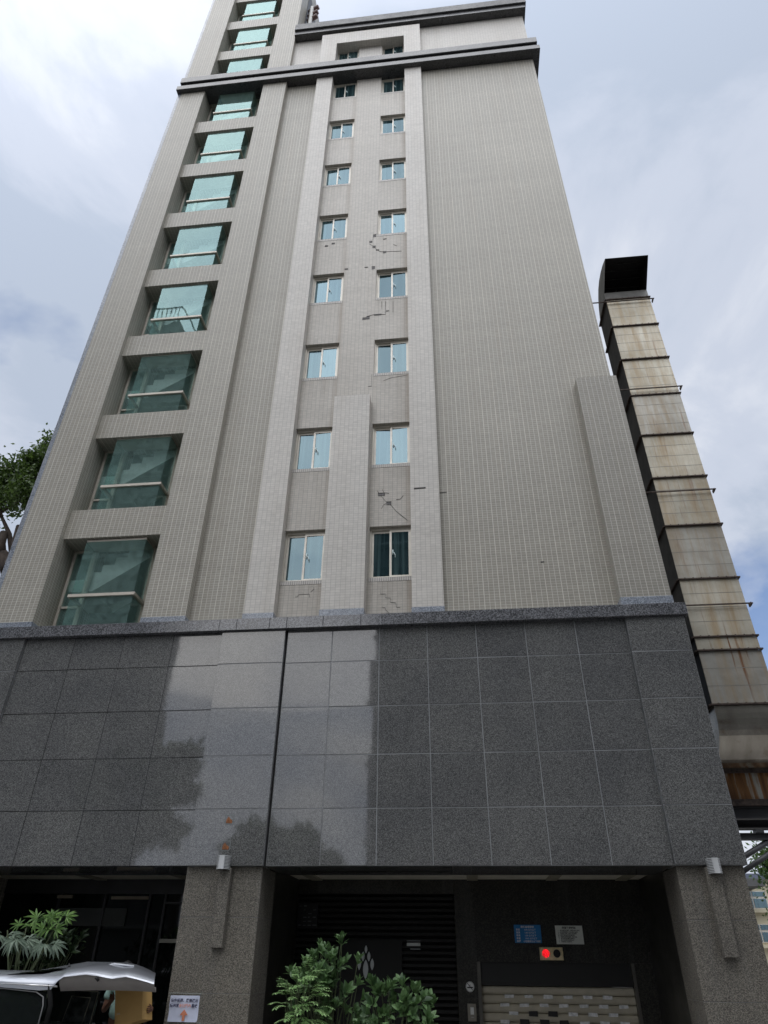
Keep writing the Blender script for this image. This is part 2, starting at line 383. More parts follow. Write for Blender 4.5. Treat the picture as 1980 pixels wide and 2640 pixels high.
# ------------------------------------------------------------------ mesh helpers
class MB:
    def __init__(s): s.v = []; s.f = []; s.smooth = []
    def add(s, vs, fs, sm=False):
        o = len(s.v); s.v += [tuple(p) for p in vs]
        s.f += [tuple(i+o for i in f) for f in fs]; s.smooth += [sm]*len(fs); return s
    def box(s, x0, x1, y0, y1, z0, z1):
        return s.add([(x0,y0,z0),(x1,y0,z0),(x1,y1,z0),(x0,y1,z0),(x0,y0,z1),(x1,y0,z1),(x1,y1,z1),(x0,y1,z1)],
                     [(0,3,2,1),(4,5,6,7),(0,1,5,4),(1,2,6,5),(2,3,7,6),(3,0,4,7)])
    def cbox(s, x0, x1, y0, y1, z0, z1, c):
        """box with chamfered front edges (front is -y)"""
        fr = [(x0+c,y0,z0+c),(x1-c,y0,z0+c),(x1-c,y0,z1-c),(x0+c,y0,z1-c)]
        md = [(x0,y0+c,z0),(x1,y0+c,z0),(x1,y0+c,z1),(x0,y0+c,z1)]
        bk = [(x0,y1,z0),(x1,y1,z0),(x1,y1,z1),(x0,y1,z1)]
        fs = [(0,1,2,3)]
        for i in range(4):
            j = (i+1) % 4
            fs += [(4+i,4+j,j,i), (8+i,8+j,4+j,4+i)]
        fs.append((11,10,9,8))
        return s.add(fr+md+bk, fs)
    def quad(s, a, b, c, d): return s.add([a,b,c,d], [(0,1,2,3)])
    def prism(s, prof, a0, a1, axis='x', sm=False):
        """closed profile extruded along an axis; prof in the other two coordinates"""
        n = len(prof)
        def mk(p, a):
            return (a,p[0],p[1]) if axis == 'x' else ((p[0],a,p[1]) if axis == 'y' else (p[0],p[1],a))
        vs = [mk(p, a0) for p in prof]+[mk(p, a1) for p in prof]
        s.add(vs, [(i, (i+1) % n, n+(i+1) % n, n+i) for i in range(n)], sm)
        o = len(s.v)-2*n
        s.f += [tuple(o+i for i in reversed(range(n))), tuple(o+n+i for i in range(n))]; s.smooth += [False, False]
        return s
    def tube(s, pts, rad, n=8, caps=True, sm=True):
        pts = [Vector(p) for p in pts]
        rads = rad if isinstance(rad, (list, tuple)) else [rad]*len(pts)
        rings = []
        up = Vector((0.13, 0.21, 0.97))
        for i, p in enumerate(pts):
            d = (pts[min(i+1, len(pts)-1)]-pts[max(i-1, 0)]).normalized()
            a = d.cross(up)
            if a.length < 0.05: a = d.cross(Vector((1, 0, 0)))
            a.normalize(); b = d.cross(a)
            rings.append([p+rads[i]*(math.cos(2*math.pi*k/n)*a+math.sin(2*math.pi*k/n)*b) for k in range(n)])
        vs = [v for r in rings for v in r]
        fs = [(i*n+k, i*n+(k+1) % n, (i+1)*n+(k+1) % n, (i+1)*n+k) for i in range(len(pts)-1) for k in range(n)]
        s.add(vs, fs, sm)
        if caps:
            o = len(s.v)-len(vs)
            s.f += [tuple(o+k for k in range(n)), tuple(o+(len(pts)-1)*n+k for k in reversed(range(n)))]; s.smooth += [False, False]
        return s
    def disc(s, c, rx, rz, y, n=28, th=0.01):
        pr = [(c[0]+rx*math.cos(2*math.pi*i/n), c[1]+rz*math.sin(2*math.pi*i/n)) for i in range(n)]
        return s.prism(pr, y, y+th, 'y')
    def mesh(s, name, mat, recalc=False):
        me = bpy.data.meshes.new(name)
        me.from_pydata(s.v, [], s.f)
        me.polygons.foreach_set('use_smooth', s.smooth)
        if mat: me.materials.append(mat)
        if recalc:
            import bmesh
            b = bmesh.new(); b.from_mesh(me); bmesh.ops.recalc_face_normals(b, faces=b.faces); b.to_mesh(me); b.free()
        me.update(); return me
    def obj(s, name, mat, recalc=True):
        o = bpy.data.objects.new(name, s.mesh(name, MT[mat] if isinstance(mat, str) else mat, recalc)); COL.objects.link(o); return o

def thing(name, label, cat, base=(0,0,0), group=None):
    o = bpy.data.objects.new(name, None); COL.objects.link(o); o.empty_display_size = 0.3
    o.location = base; o['label'] = label; o['category'] = cat
    if group: o['group'] = group
    return o
def tagm(o, label, cat, group=None):
    o['label'] = label; o['category'] = cat
    if group: o['group'] = group
    return o
def struct(o): o['kind'] = 'structure'; return o
def part(mb, name, mat, th, label=None, loc=None, recalc=True):
    """a part whose mesh is given in world coordinates (or relative to loc)"""
    o = mb.obj(name, mat, recalc); o.parent = th
    base = Vector(th.location)
    o.location = (Vector(loc) if loc else Vector((0,0,0)))-base
    if label: o['label'] = label
    return o
def sub(mb, name, mat, par, label=None):
    o = mb.obj(name, mat); o.parent = par
    if label: o['label'] = label
    return o
def link(name, me, par, loc=(0,0,0)):
    o = bpy.data.objects.new(name, me); COL.objects.link(o); o.parent = par; o.location = loc; return o
def textmesh(s, size, x, z, y, mat, align='LEFT', bold=0.0, shear=0.0, sx=1.0):
    """lettering standing upright facing -y, returned as MB"""
    cu = bpy.data.curves.new('lettering', 'FONT'); cu.body = s; cu.size = size; cu.align_x = align; cu.offset = bold
    cu.resolution_u = 2
    o = bpy.data.objects.new('lettering', cu); COL.objects.link(o)
    bpy.context.view_layer.update()
    me = bpy.data.meshes.new_from_object(o.evaluated_get(bpy.context.evaluated_depsgraph_get()))
    mb = MB(); mb.add([(x+v.co.x*sx, y, z+v.co.y) for v in me.vertices], [tuple(p.vertices) for p in me.polygons])
    bpy.data.objects.remove(o); bpy.data.meshes.remove(me)
    return mb
def merge(*mbs):
    r = MB()
    for m_ in mbs:
        o = len(r.v); r.v += m_.v; r.f += [tuple(i+o for i in f) for f in m_.f]; r.smooth += m_.smooth
    return r

GZ = -0.2      # street level
# ------------------------------------------------------------------ ground
MT['asph'] = plain('asphalt', (0.05, 0.05, 0.052), 0.85, var=0.3, scale=30, bump=0.3)
MT['pave'] = plain('paving', (0.22, 0.21, 0.2), 0.8, var=0.2, scale=6)
MT['paint'] = plain('road_paint', (0.75, 0.75, 0.72), 0.6)
g = MB().box(-1500, 1500, -1500, 1500, GZ-1.2, GZ-0.16); struct(g.obj('ground', plain('soil', (0.12, 0.11, 0.09), 0.95, scale=0.5)))
g = MB().box(-400, 400, -19, -5.0, GZ-1.0, GZ-0.13); struct(g.obj('road', 'asph'))
g = MB().box(-400, 400, -4.999, 40, GZ-1.0, GZ); struct(g.obj('pavement', 'pave'))
g = MB().box(-400, 400, -40, -19.001, GZ-1.0, GZ); struct(g.obj('far_pavement', 'pave'))
g = MB()
for i in range(-40, 40): g.box(i*6, i*6+3, -12.05, -11.93, GZ-0.13, GZ-0.126)
struct(g.obj('road_marking', 'paint'))

# ------------------------------------------------------------------ the tall tiled building
F = 3.2
BB = (-3.0, 5.0, GZ)
bld = thing('office_building', 'tall narrow tiled office building with grey granite base and glazed stair bays', 'building', BB)

# --- tiled walls and pilasters
def P_(name, boxes, mat, label=None):
    mb = MB()
    for b in boxes: mb.box(*b)
    return part(mb, name, mat, bld, label)
TB = 7.66                                   # top of the granite coping
TOP = 33.6                                  # lower tiled body reaches the main cornice
P_('wall', [(-0.2, 4.39, 0.25, 0.6, TB, 32.6)], 'tile', 'large blank beige grey tiled wall')
P_('wall', [(-5.88, -4.57, 0.28, 0.6, TB, 32.6)], 'tile', 'narrow beige grey tiled wall strip')
P_('side_wall', [(4.05, 4.38, 0.602, 12, TB, 36.6)], 'tile')
P_('side_wall', [(-10.55, -10.2, 2.0, 12, -0.2, 46)], 'tile')
P_('rear_wall', [(-10.2, 4.05, 11.7, 12, -0.2, 36.6)], 'tile')
def pil(x0, x1, z1, mat, y0=0.05, y1=0.8, z0=TB+0.2):
    P_('pilaster', [(x0, x1, y0, y1, z0, z1)], mat)
    mb = MB().cbox(x0-0.012, x1+0.012, y0-0.02, y1+0.002, TB, z0-0.003, 0.008)
    part(mb, 'plinth', 'plin', bld)
pil(-10.5, -9.44, 46, 'tile', y1=2.2)
pil(-6.88, -5.88, 46, 'tile')
pil(-4.57, -3.9, 32.6, 'tile2', y1=0.6)
pil(-0.88, -0.2, 32.6, 'tile2', y1=0.6)
pil(-2.865, -1.915, 14.1, 'tile2', y0=0.0, y1=0.299)
pil(3.425, 4.435, 14.12, 'tile_pier', y0=-0.04, y1=0.249)
part(MB().cbox(-10.64, -10.502, 0.06, 2.2, TB, 46, 0.01), 'corner_trim', 'plin', bld)

# --- window bay wall with openings
WX = ((-3.9, -2.9), (-1.87, -0.88))
mb = MB()
mb.box(-2.9, -1.87, 0.3, 0.6, TB, 32.6)
for x0, x1 in WX:
    z = TB
    for i in range(8):
        s0 = 8.745+F*i; mb.box(x0, x1, 0.3, 0.6, z, s0-0.001); z = s0+1.36
    mb.box(x0, x1, 0.3, 0.6, z, 32.6)
part(mb, 'bay_wall', 'tilebay', bld)

# --- sliding windows of the bay (top floor too)
def win_meshes(w_, h_):
    fr = MB()
    fr.box(0, w_, 0.10, 0.2, 0, 0.035); fr.box(0, w_, 0.10, 0.2, h_-0.05, h_)
    fr.box(0, 0.035, 0.10, 0.2, 0.035, h_-0.05); fr.box(w_-0.035, w_, 0.10, 0.2, 0.035, h_-0.05)
    def sash(x0, x1, y):
        b = MB(); t = 0.05
        b.box(x0, x1, y, y+0.035, 0.037, 0.10); b.box(x0, x1, y, y+0.035, h_-0.11, h_-0.052)
        b.box(x0, x0+t, y, y+0.035, 0.10, h_-0.11); b.box(x1-t, x1, y, y+0.035, 0.10, h_-0.11)
        p = MB(); d = random.uniform(-0.008, 0.008)
        p.quad((x0+t, y+0.015-d, 0.10), (x1-t, y+0.015+d, 0.10), (x1-t, y+0.015+d, h_-0.11), (x0+t, y+0.015-d, h_-0.11))
        return b, p
    mid = w_*0.5
    a = sash(0.037, mid+0.02, 0.145); b = sash(mid-0.035, w_-0.037, 0.105)
    la = MB()
    la.tube([(mid+0.04, 0.098, h_*0.52), (mid+0.075, 0.09, h_*0.50), (mid+0.10, 0.088, h_*0.455), (mid+0.10, 0.088, h_*0.41)], 0.009, 6)
    la.tube([(mid+0.045, 0.10, h_*0.56), (mid+0.045, 0.10, h_*0.47)], 0.012, 6)
    si = MB().box(-0.0, w_, -0.006, 0.11, -0.1, -0.0015)
    return (fr.mesh('window_frame', MT['alu'], True), a[0].mesh('sash', MT['alu'], True), a[1].mesh('pane', MT['pane']),
            b[0].mesh('sash', MT['alu'], True), b[1].mesh('pane', MT['pane']), la.mesh('latch', MT['latch'], True), si.mesh('sill', MT['sill'], True))
WH = 1.36
for ci, (x0, x1) in enumerate(WX):
    for i in range(9):
        ms = win_meshes(x1-x0, WH)
        loc = (x0-BB[0], 0.3-BB[1], 8.745+F*i-BB[2])
        r = link('window', ms[0], bld, loc)
        for nm, me in zip(('sash', 'pane', 'sash', 'pane', 'latch', 'sill'), ms[1:]):
            if nm == 'sill' and i == 8: continue
            link(nm, me, r)
P_('window_backing', [(x0+0.01, x1-0.01, 0.56, 0.59, 8.5, 36.2) for x0, x1 in WX], 'black')

# --- top floor above the main cornice
P_('upper_wall', [(-5.88, -4.57, 0.25, 0.6, 33.75, 36.7)], 'tile2'); P_('upper_wall', [(-0.18, 4.39, 0.25, 0.6, 33.75, 36.7)], 'tile2')
P_('window_surround', [(-4.57, -3.87, 0.0, 0.6, 33.75, 36.5), (-0.89, -0.18, 0.0, 0.6, 33.75, 36.5), (-3.87, -0.89, 0.0, 0.6, 35.5, 36.5)], 'tile2')
P_('upper_bay_wall', [(-2.9, -1.87, 0.3, 0.6, 33.75, 35.5), (-3.87, -2.9, 0.3, 0.6, 33.75, 34.3), (-1.87, -0.89, 0.3, 0.6, 33.75, 34.3)], 'tile2')

# --- main cornice, roof parapet
def band(y, x0, x1, z0, z1, c=0.03):
    """moulded band along the front and the right side"""
    mb = MB()
    pr = [(y, z0+c*0.3), (y+c*0.3, z0), (2.0, z0), (2.0, z1), (y+c, z1), (y, z1-c)]
    mb.prism(pr, x0, x1, 'x')
    ret = MB().box(4.2, x1, 2.001, 12.1, z0, z1)
    return merge(mb, ret)
def cornice(y, x0, x1, z0, z1, c=0.03, yb=0.6):
    mb = MB()
    mb.prism([(y, z0+c*0.3), (y+c*0.3, z0), (yb, z0), (yb, z1), (y+c, z1), (y, z1-c)], x0, x1, 'x')
    mb.box(4.39, x1, yb+0.001, 12.1, z0, z1)
    return mb
part(cornice(-0.13, -10.66, 4.66, 32.5, 32.88, 0.07), 'cornice', 'corn', bld)
part(cornice(0.0, -10.58, 4.55, 32.881, 33.2, 0.02), 'cornice', 'corn', bld)
part(cornice(-0.09, -10.62, 4.62, 33.201, 33.72, 0.09), 'cornice', 'corn', bld)
part(cornice(-0.08, -5.87, 4.50, 36.701, 37.02, 0.03), 'parapet', 'corn', bld)
part(cornice(-0.16, -5.87, 4.56, 37.021, 37.6, 0.05), 'parapet', granite('parapet_granite', (0.04, 0.041, 0.043), (0.15, 0.152, 0.158), rough=0.45, ior=1.4), bld, 'paler granite parapet coping')
P_('roof', [(-5.85, 4.38, 0.6, 11.69, 36.3, 36.6)], 'roof')

# --- stair tower above the roof
P_('stair_tower_wall', [(-6.6, -5.88, 0.801, 6.0, 33.0, 46)], 'tile')
P_('stair_tower_wall', [(-10.19, -5.89, 5.7, 5.99, 36.6, 46)], 'tile')
P_('louvre', [(-5.885, -5.86, 0.82, 2.2, 38.2, 44.2)], 'black')
# --- stair shaft interior
mb = MB()
mb.box(-10.2, -6.0, 2.9, 3.1, TB, 46); mb.box(-10.195, -9.9, 2.21, 2.89, TB, 46); mb.box(-6.2, -5.9, 0.82, 2.89, TB, 46)
for i in range(-1, 12): mb.box(-9.89, -6.21, 2.2, 2.89, 10.3+F*i, 10.45+F*i)
part(mb, 'stair_shaft', 'inside', bld)
for i in range(11):
    zb = 9.05+F*i; n = 7; pr = [(-9.6, zb-0.02)]
    pr.append((-9.6, zb+0.30)); x, z = -8.95, zb+0.30; pr.append((x, z))
    for k in range(n):
        z += 0.2; pr.append((x, z)); x += 0.3; pr.append((x, z))
    pr += [(x, z-0.42), (-8.75, zb-0.02)]
    part(MB().prism(pr, 0.90, 2.1, 'y'), 'stair_flight', 'stair', bld)

# --- spandrels and glass bays of the stair shaft
P_('spandrel', [(-9.44, -6.88, 0.2, 1.0, 7.3, 7.70)], 'tile')
for i in range(12):
    P_('spandrel', [(-9.44, -6.88, 0.2, 1.0, 10.13+F*i, 10.97+F*i)], 'tile')
Z0, ZM, Z1 = 7.71, 8.56, 10.11
def bay_meshes(hb):
    """glass box bay, z measured from its spandrel; hb is the height to its rail"""
    x0, x1, y0, y1 = -8.85, -7.33, 0.27, 0.78
    H = 2.38
    fr = MB()
    for (a, b) in ((-9.43, x0-0.02), (x1+0.02, -6.89)):
        fr.box(a, a+0.07, y1, y1+0.08, 0, H); fr.box(b-0.07, b, y1, y1+0.08, 0, H)
        for zz in (0.0, hb-0.05, H-0.05): fr.box(a+0.05, b-0.05, y1, y1+0.08, zz, zz+0.05)
    fr.box(x0-0.02, x0+0.03, y1-0.02, y1+0.08, 0, H); fr.box(x1-0.03, x1+0.02, y1-0.02, y1+0.08, 0, H)
    fr.box(x0, x1, y0+0.01, y1-0.02, H-0.06, H)
    rail = MB()
    rail.box(x0-0.05, x1+0.05, y0-0.045, y0+0.03, hb-0.04, hb+0.03)
    rail.box(x0-0.05, x0+0.02, y0+0.03, y1-0.02, hb-0.04, hb+0.03); rail.box(x1-0.02, x1+0.05, y0+0.03, y1-0.02, hb-0.04, hb+0.03)
    up = MB(); d = random.uniform(-0.004, 0.004)
    up.quad((x0, y0+d, hb+0.03), (x1, y0-d, hb+0.03), (x1, y0-d, H-0.06), (x0, y0+d, H-0.06))
    lo = MB(); lo.quad((x0, y0, 0.0), (x1, y0+d, 0.0), (x1, y0, hb-0.04), (x0, y0, hb-0.04))
    def side(x): return MB().quad((x, y0, 0.0), (x, y1-0.02, 0.0), (x, y1-0.02, H-0.06), (x, y0, H-0.06))
    def back(a, b):
        return MB().quad((a+0.05, y1+0.04, 0.05), (b-0.05, y1+0.04, 0.05), (b-0.05, y1+0.04, H-0.05), (a+0.05, y1+0.04, H-0.05))
    bs = [(n, b.mesh(n, MT[mt], n in ('rail',))) for n, b, mt in
          (('rail', rail, 'bronze'), ('upper_pane', up, 'teal'), ('lower_pane', lo, 'teal'), ('side_pane', side(x0), 'teal'), ('side_pane', side(x1), 'teal'),
           ('back_pane', back(-9.43, x0-0.02), 'teal'), ('back_pane', back(x1+0.02, -6.89), 'teal'))]
    return fr.mesh('bay_frame', MT['bronze'], True), bs
for i in range(12):
    zb = 7.71+F*i if i == 0 else 10.975+F*(i-1)
    fm, bs = bay_meshes(0.85 if i == 0 else 0.74) if i in (0, 1, 3, 4, 6) else (fm, bs)
    r = link('glass_bay', fm, bld, (-BB[0], -BB[1], zb-0.235*0-BB[2]) if i else (-BB[0], -BB[1], 7.73-BB[2]))
    for n_, me in bs: link(n_, me, r)
    if i in (0, 1, 3, 4, 6): pass

# --- granite base: panels with open joints on a backing
ZE = [2.95, 3.88, 4.825, 5.745, 6.675, 7.40]
def panels(name, xs, y, mat='gran', gap=0.014, tilt=0.0048, th=0.04):
    mb = MB()
    for i in range(len(xs)-1):
        for k in range(len(ZE)-1):
            x0, x1, z0, z1 = xs[i]+gap/2, xs[i+1]-gap/2, ZE[k]+gap/2, ZE[k+1]-gap/2
            a, b = random.uniform(-tilt, tilt), random.uniform(-tilt, tilt)
            o = len(mb.v); mb.cbox(x0, x1, y, y+th, z0, z1, 0.004)
            cx_, cz_ = (x0+x1)/2, (z0+z1)/2
            for q in range(o, len(mb.v)):
                vx, vy, vz = mb.v[q]; mb.v[q] = (vx, vy+a*(vx-cx_)+b*(vz-cz_), vz)
    return part(mb, name, mat, bld)
panels('granite_cladding', [-9.39, -8.25, -7.13, -6.02, -4.94], 0.0)
panels('granite_cladding', [-3.515, -2.555, -1.565, -0.575, 0.425, 1.42, 2.42, 3.42], 0.0)
panels('granite_pier_cladding', [-4.94, -3.55], -0.06, tilt=0.0018)
panels('granite_pier_cladding', [-10.65, -9.39], -0.06)
panels('granite_pier_cladding', [3.42, 4.57], -0.06)
P_('joint_backing', [(-9.385, -4.945, 0.006, 0.5, 2.953, 7.42)], 'sealdark')
for b_ in ((-3.512, 3.418, 0.006, 0.5), (-4.93, -3.56, -0.054, 0.5), (-10.64, -9.40, -0.054, 0.5), (3.43, 4.56, -0.054, 0.5)): P_('joint_backing', [(*b_, 2.953, 7.42)], 'seal')
P_('joint_backing', [(-3.549, -3.513, 0.03, 0.5, 2.953, 7.42)], 'sealdark')
P_('podium_side', [(4.52, 4.565, 0.501, 12, -0.2, 7.42)], 'gran')
P_('podium_side', [(-10.64, -10.56, 0.501, 12, -0.2, 7.42)], 'gran')
mb = MB()                                    # coping band in stones with fine joints
xs = [-10.72, -9.3, -8.25, -7.1, -6.35, -5.0, -4.62, -3.9, -3.53, -2.75, -1.95, -1.5, -0.85, -0.4, 0.3, 1.4, 2.4, 3.3, 3.62, 4.64]
for a, b in zip(xs[:-1], xs[1:]): mb.cbox(a+0.002, b-0.002, -0.13, 0.8, 7.40, 7.66, 0.006)
mb.box(4.50, 4.64, 0.801, 12, 7.40, 7.66)
part(mb, 'coping', 'gran2', bld)

# --- ground floor: columns, soffit, recess
def column(x0, x1, y0=0.05, y1=1.0, strip=None):
    mb = MB()
    for z0, z1 in ((GZ, 1.116), (1.121, 2.178), (2.183, 2.948)): mb.cbox(x0, x1, y0, y1, z0, z1, 0.004)
    part(mb, 'column', 'flam', bld)
    part(MB().box(x0+0.006, x1-0.006, y0+0.006, y1-0.006, GZ, 2.946), 'joint_backing', 'seal', bld)
column(-4.95, -3.58); column(3.45, 4.52); column(-10.6, -9.4)
part(MB().cbox(-4.31, -4.11, -0.07, 0.049, 1.737, 2.92, 0.006), 'conduit_cover', 'flam', bld)
part(MB().cbox(3.875, 4.09, -0.07, 0.049, 1.68, 2.92, 0.006), 'conduit_cover', 'flam', bld)
YB = 3.1
mb = MB()
mb.box(-9.39, -4.94, 0.051, 1.46, 2.951, 3.3); mb.box(-3.55, 3.42, 0.051, 1.46, 2.951, 3.3)
part(mb, 'soffit', 'gran', bld)
mb = MB(); mb.box(-10.4, 4.5, 1.461, 4.2, 3.03, 3.1)
part(mb, 'ceiling', 'ceil', bld)
MT['ceil2'] = plain('dull_ceiling_beam', (0.40, 0.37, 0.28), 0.7)
for x in (-8.1, -6.05, -3.3, -0.02, 1.6, 3.0): P_('ceiling_beam', [(x, x+0.22, 1.462, 3.09, 3.005, 3.029)], 'ceil2')
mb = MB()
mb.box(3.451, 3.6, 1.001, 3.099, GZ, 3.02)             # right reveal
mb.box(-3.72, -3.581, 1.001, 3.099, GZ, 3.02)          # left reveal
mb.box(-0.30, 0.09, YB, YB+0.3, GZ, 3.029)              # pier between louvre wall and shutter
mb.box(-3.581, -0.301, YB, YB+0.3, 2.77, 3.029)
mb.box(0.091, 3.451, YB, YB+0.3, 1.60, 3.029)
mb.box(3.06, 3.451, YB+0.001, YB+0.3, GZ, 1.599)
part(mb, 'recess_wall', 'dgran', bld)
mb = MB()                                               # lintel joints of the recess wall
for z in (2.62, 2.19): mb.box(0.1, 3.44, YB-0.003, YB+0.001, z, z+0.008)
for x in (1.05, 1.95): mb.box(x, x+0.008, YB-0.003, YB+0.001, 1.62, 2.95)
part(mb, 'wall_joint', 'black', bld)
mb = MB()
z = GZ
while z < 2.74:
    mb.prism([(YB+0.10, z), (YB+0.02, z+0.02), (YB+0.02, z+0.07), (YB+0.10, z+0.10)], -3.57, -0.31, 'x'); z += 0.105
mb.box(-3.57, -0.31, YB+0.101, YB+0.15, GZ, 2.76)
part(mb, 'slatted_shutter', 'char', bld)
sc = (13+YB)/15.5
def SX(x): return x*sc
def SZ(z): return 1.55+(z-1.55)*sc
part(MB().box(SX(-2.569), SX(-1.33), YB-0.04, YB+0.015, GZ, SZ(1.93)), 'entrance_panel', 'char', bld)
mb = MB()
def lens(cx_, cz_, w_, h_):
    n = 8; pr = []
    for k in range(n+1): t = k/n; pr.append((cx_+w_/2*math.sin(math.pi*t)**0.8, cz_-h_/2+h_*t))
    for k in range(1, n): t = 1-k/n; pr.append((cx_-w_/2*math.sin(math.pi*t)**0.8, cz_-h_/2+h_*t))
    mb.prism([(SX(a), SZ(b)) for a, b in pr], YB-0.055, YB-0.041, 'y')
lens(-2.03, 1.775, 0.05, 0.13); lens(-2.085, 1.66, 0.06, 0.16); lens(-1.972, 1.66, 0.06, 0.16)
lens(-2.155, 1.535, 0.068, 0.19); lens(-1.905, 1.535, 0.068, 0.19); lens(-2.03, 1.455, 0.10, 0.31)
part(mb, 'emblem', 'emblem', bld, 'pale emblem of six pointed petals')
# roller shutter of the car entrance
part(MB().box(0.16, 3.04, YB+0.06, YB+0.25, SZ(1.232), 1.60), 'shutter_header', 'black', bld)
MT['shut'] = plain('dull_shutter_paint', (0.50, 0.46, 0.36), 0.5, 0.05, scale=5)
mb = MB(); z = GZ; pitch = 0.1418
top = SZ(1.232)-0.004
while z < top-0.02:
    z1 = min(z+pitch, top)
    mb.prism([(YB+0.16, z), (YB+0.115, z+0.01), (YB+0.10, z+(z1-z)*0.3), (YB+0.10, z+(z1-z)*0.7), (YB+0.115, z1-0.012), (YB+0.16, z1)], 0.16, 3.04, 'x'); z = z1
part(mb, 'roller_shutter', MT['shut'], bld)
MT['guide'] = plain('guide_rail', (0.13, 0.125, 0.11), 0.4, 0.5)
for a, b in ((0.091, 0.158), (3.042, 3.10)): part(MB().box(a, b, YB-0.02, YB+0.2, GZ, 1.60), 'shutter_guide', 'guide', bld)
MT['tape'] = plain('glossy_tape', (0.85, 0.88, 0.88), 0.2, var=0.3, scale=14)
for row, (zz, x0) in enumerate(((1.07, 0.652), (0.939, 0.471), (0.815, 0.62), (0.69, 0.45))):
    for k in range(7 if row % 2 else 6):
        cx_ = SX(x0+0.357*k+(0.09 if row else 0)); cz_ = SZ(zz); dk = (row, k) in ((2, 1), (2, 2), (3, 1), (3, 2), (3, 3))
        hw, hh = 0.085, 0.028 if not dk else 0.04
        p = [(cx_-hw+random.uniform(-.012, .012), cz_-hh+random.uniform(-.006, .006)), (cx_+hw, cz_-hh+random.uniform(-.006, .006)), (cx_+hw+random.uniform(-.012, .012), cz_+hh), (cx_-hw, cz_+hh+random.uniform(-.008, .008))]
        part(MB().prism(p, YB+0.088, YB+0.099, 'y'), 'shutter_slot' if dk else 'tape_strip', 'black' if dk else 'tape', bld)
# --- shopfront on the left
mb = MB(); mb.quad((-10.4, YB, GZ), (-4.96, YB, GZ), (-4.96, YB, 2.75), (-10.4, YB, 2.75))
part(mb, 'shop_window', 'dglass', bld, recalc=False)
mb = MB()
for x in (-8.9, -7.85, -6.85, -6.50, -5.1): mb.box(x, x+0.05, YB-0.05, YB+0.02, GZ, 2.75)
mb.box(-6.45, -5.1, YB-0.05, YB+0.02, 2.56, 2.60); mb.box(-10.4, -4.96, YB-0.03, YB+0.3, 2.751, 3.029)
part(mb, 'shopfront_frame', 'steel', bld)
part(MB().box(-6.45, -5.1, YB-0.06, YB+0.01, 1.86, 1.93), 'door_rail', plain('brushed_rail', (0.35, 0.33, 0.28), 0.35, 0.6), bld)
mb = MB(); mb.box(-8.92, -8.58, YB-0.08, YB-0.03, 2.66, 2.72); mb.box(-7.68, -6.85, YB-0.08, YB-0.03, 2.64, 2.70)  # beige bars stand in for faint strip light reflections in the glass
part(mb, 'light_bar', plain('beige_light_bar', (0.32, 0.27, 0.2), 0.6), bld)
MT['shopin'] = plain('shop_interior', (0.05, 0.05, 0.047), 0.8)
P_('shop_back', [(-10.4, -3.72, 4.3, 4.4, GZ, 3.02)], 'shopin')
P_('interior_panel', [(-8.9, -7.3, YB-0.03, YB-0.01, 2.15, 2.48)], plain('dim_poster', (0.055, 0.06, 0.055), 0.5))

# --- cracked and missing tiles
RECT = [(-2.013,21.424,-1.91,21.552),(-2.128,21.129,-2.026,21.212),(-2.019,20.846,-1.912,20.942),(-1.904,20.691,-1.799,20.731),(-1.675,20.521,-1.57,20.602),(-1.671,21.245,-1.564,21.272),(-2.251,19.857,-2.142,19.879),(-2.022,19.752,-1.915,19.877),(-2.253,17.406,-2.133,17.489),(-2.134,17.408,-2.031,17.536),(-1.906,17.544,-1.686,17.6),(-1.545,17.7,-1.456,17.72),(-3.603,21.134,-3.503,21.195),(-3.384,21.23,-3.275,21.298),(-2.893,19.832,-2.782,19.887),(-1.689,10.98,-1.519,11.065),(-1.482,10.703,-1.357,10.793)]
LINE = [[(-2.127,21.072),(-2.021,20.972),(-1.959,20.866),(-1.853,20.712),(-1.766,20.616),(-1.647,20.599),(-1.442,20.57),(-1.069,20.544)],[(-2.018,21.254),(-2.013,21.424),(-1.971,21.547),(-1.893,21.584)],[(-1.685,18.17),(-1.681,17.811)],[(-1.57,18.156),(-1.568,17.562),(-1.678,17.575),(-1.907,17.603),(-2.134,17.536)],[(-1.342,18.128),(-1.341,17.629)],[(-1.341,20.929),(-1.222,20.842)],[(-1.709,11.141),(-1.604,10.967),(-1.5,10.815),(-1.363,10.683),(-1.245,10.514),(-1.144,10.407),(-0.979,10.239)],[(-1.599,10.597),(-1.55,10.716),(-1.431,10.769)],[(-1.589,11.175),(-1.536,11.066),(-1.416,11.046)],[(-1.245,10.84),(-1.143,10.854),(-1.075,10.952)],[(-1.594,14.849),(-1.381,14.935),(-0.936,14.998)],[(-1.929,15.123),(-1.92,14.668),(-2.017,14.677)],[(-1.594,8.469),(-1.593,8.331),(-1.478,8.326),(-1.477,8.234),(-1.364,8.222),(-1.363,8.116),(-1.25,8.104),(-1.24,7.998),(-1.158,7.988)],[(-1.557,8.0),(-1.475,7.99),(-1.475,7.941),(-1.393,7.86)],[(-3.512,8.344),(-3.464,8.341),(-3.429,8.401),(-3.19,8.403),(-3.184,8.321)],[(-3.162,8.459),(-3.094,8.517),(-3.105,8.562)]]
for (x0, z0, x1, z1) in RECT:
    j = 0.012
    p = [(x0, z0+random.uniform(-j, j)), (x1, z0+random.uniform(0, j)), (x1+random.uniform(-j, j), z1), (x0, z1)]
    part(MB().prism(p, 0.292, 0.301, 'y'), 'missing_tile_patch', 'patch', bld)
    part(MB().prism([(x0, z1-0.018), (x1, z1-0.014), (x1, z1+0.004), (x0, z1+0.006)], 0.289, 0.301, 'y'), 'missing_tile_edge', 'crack', bld)
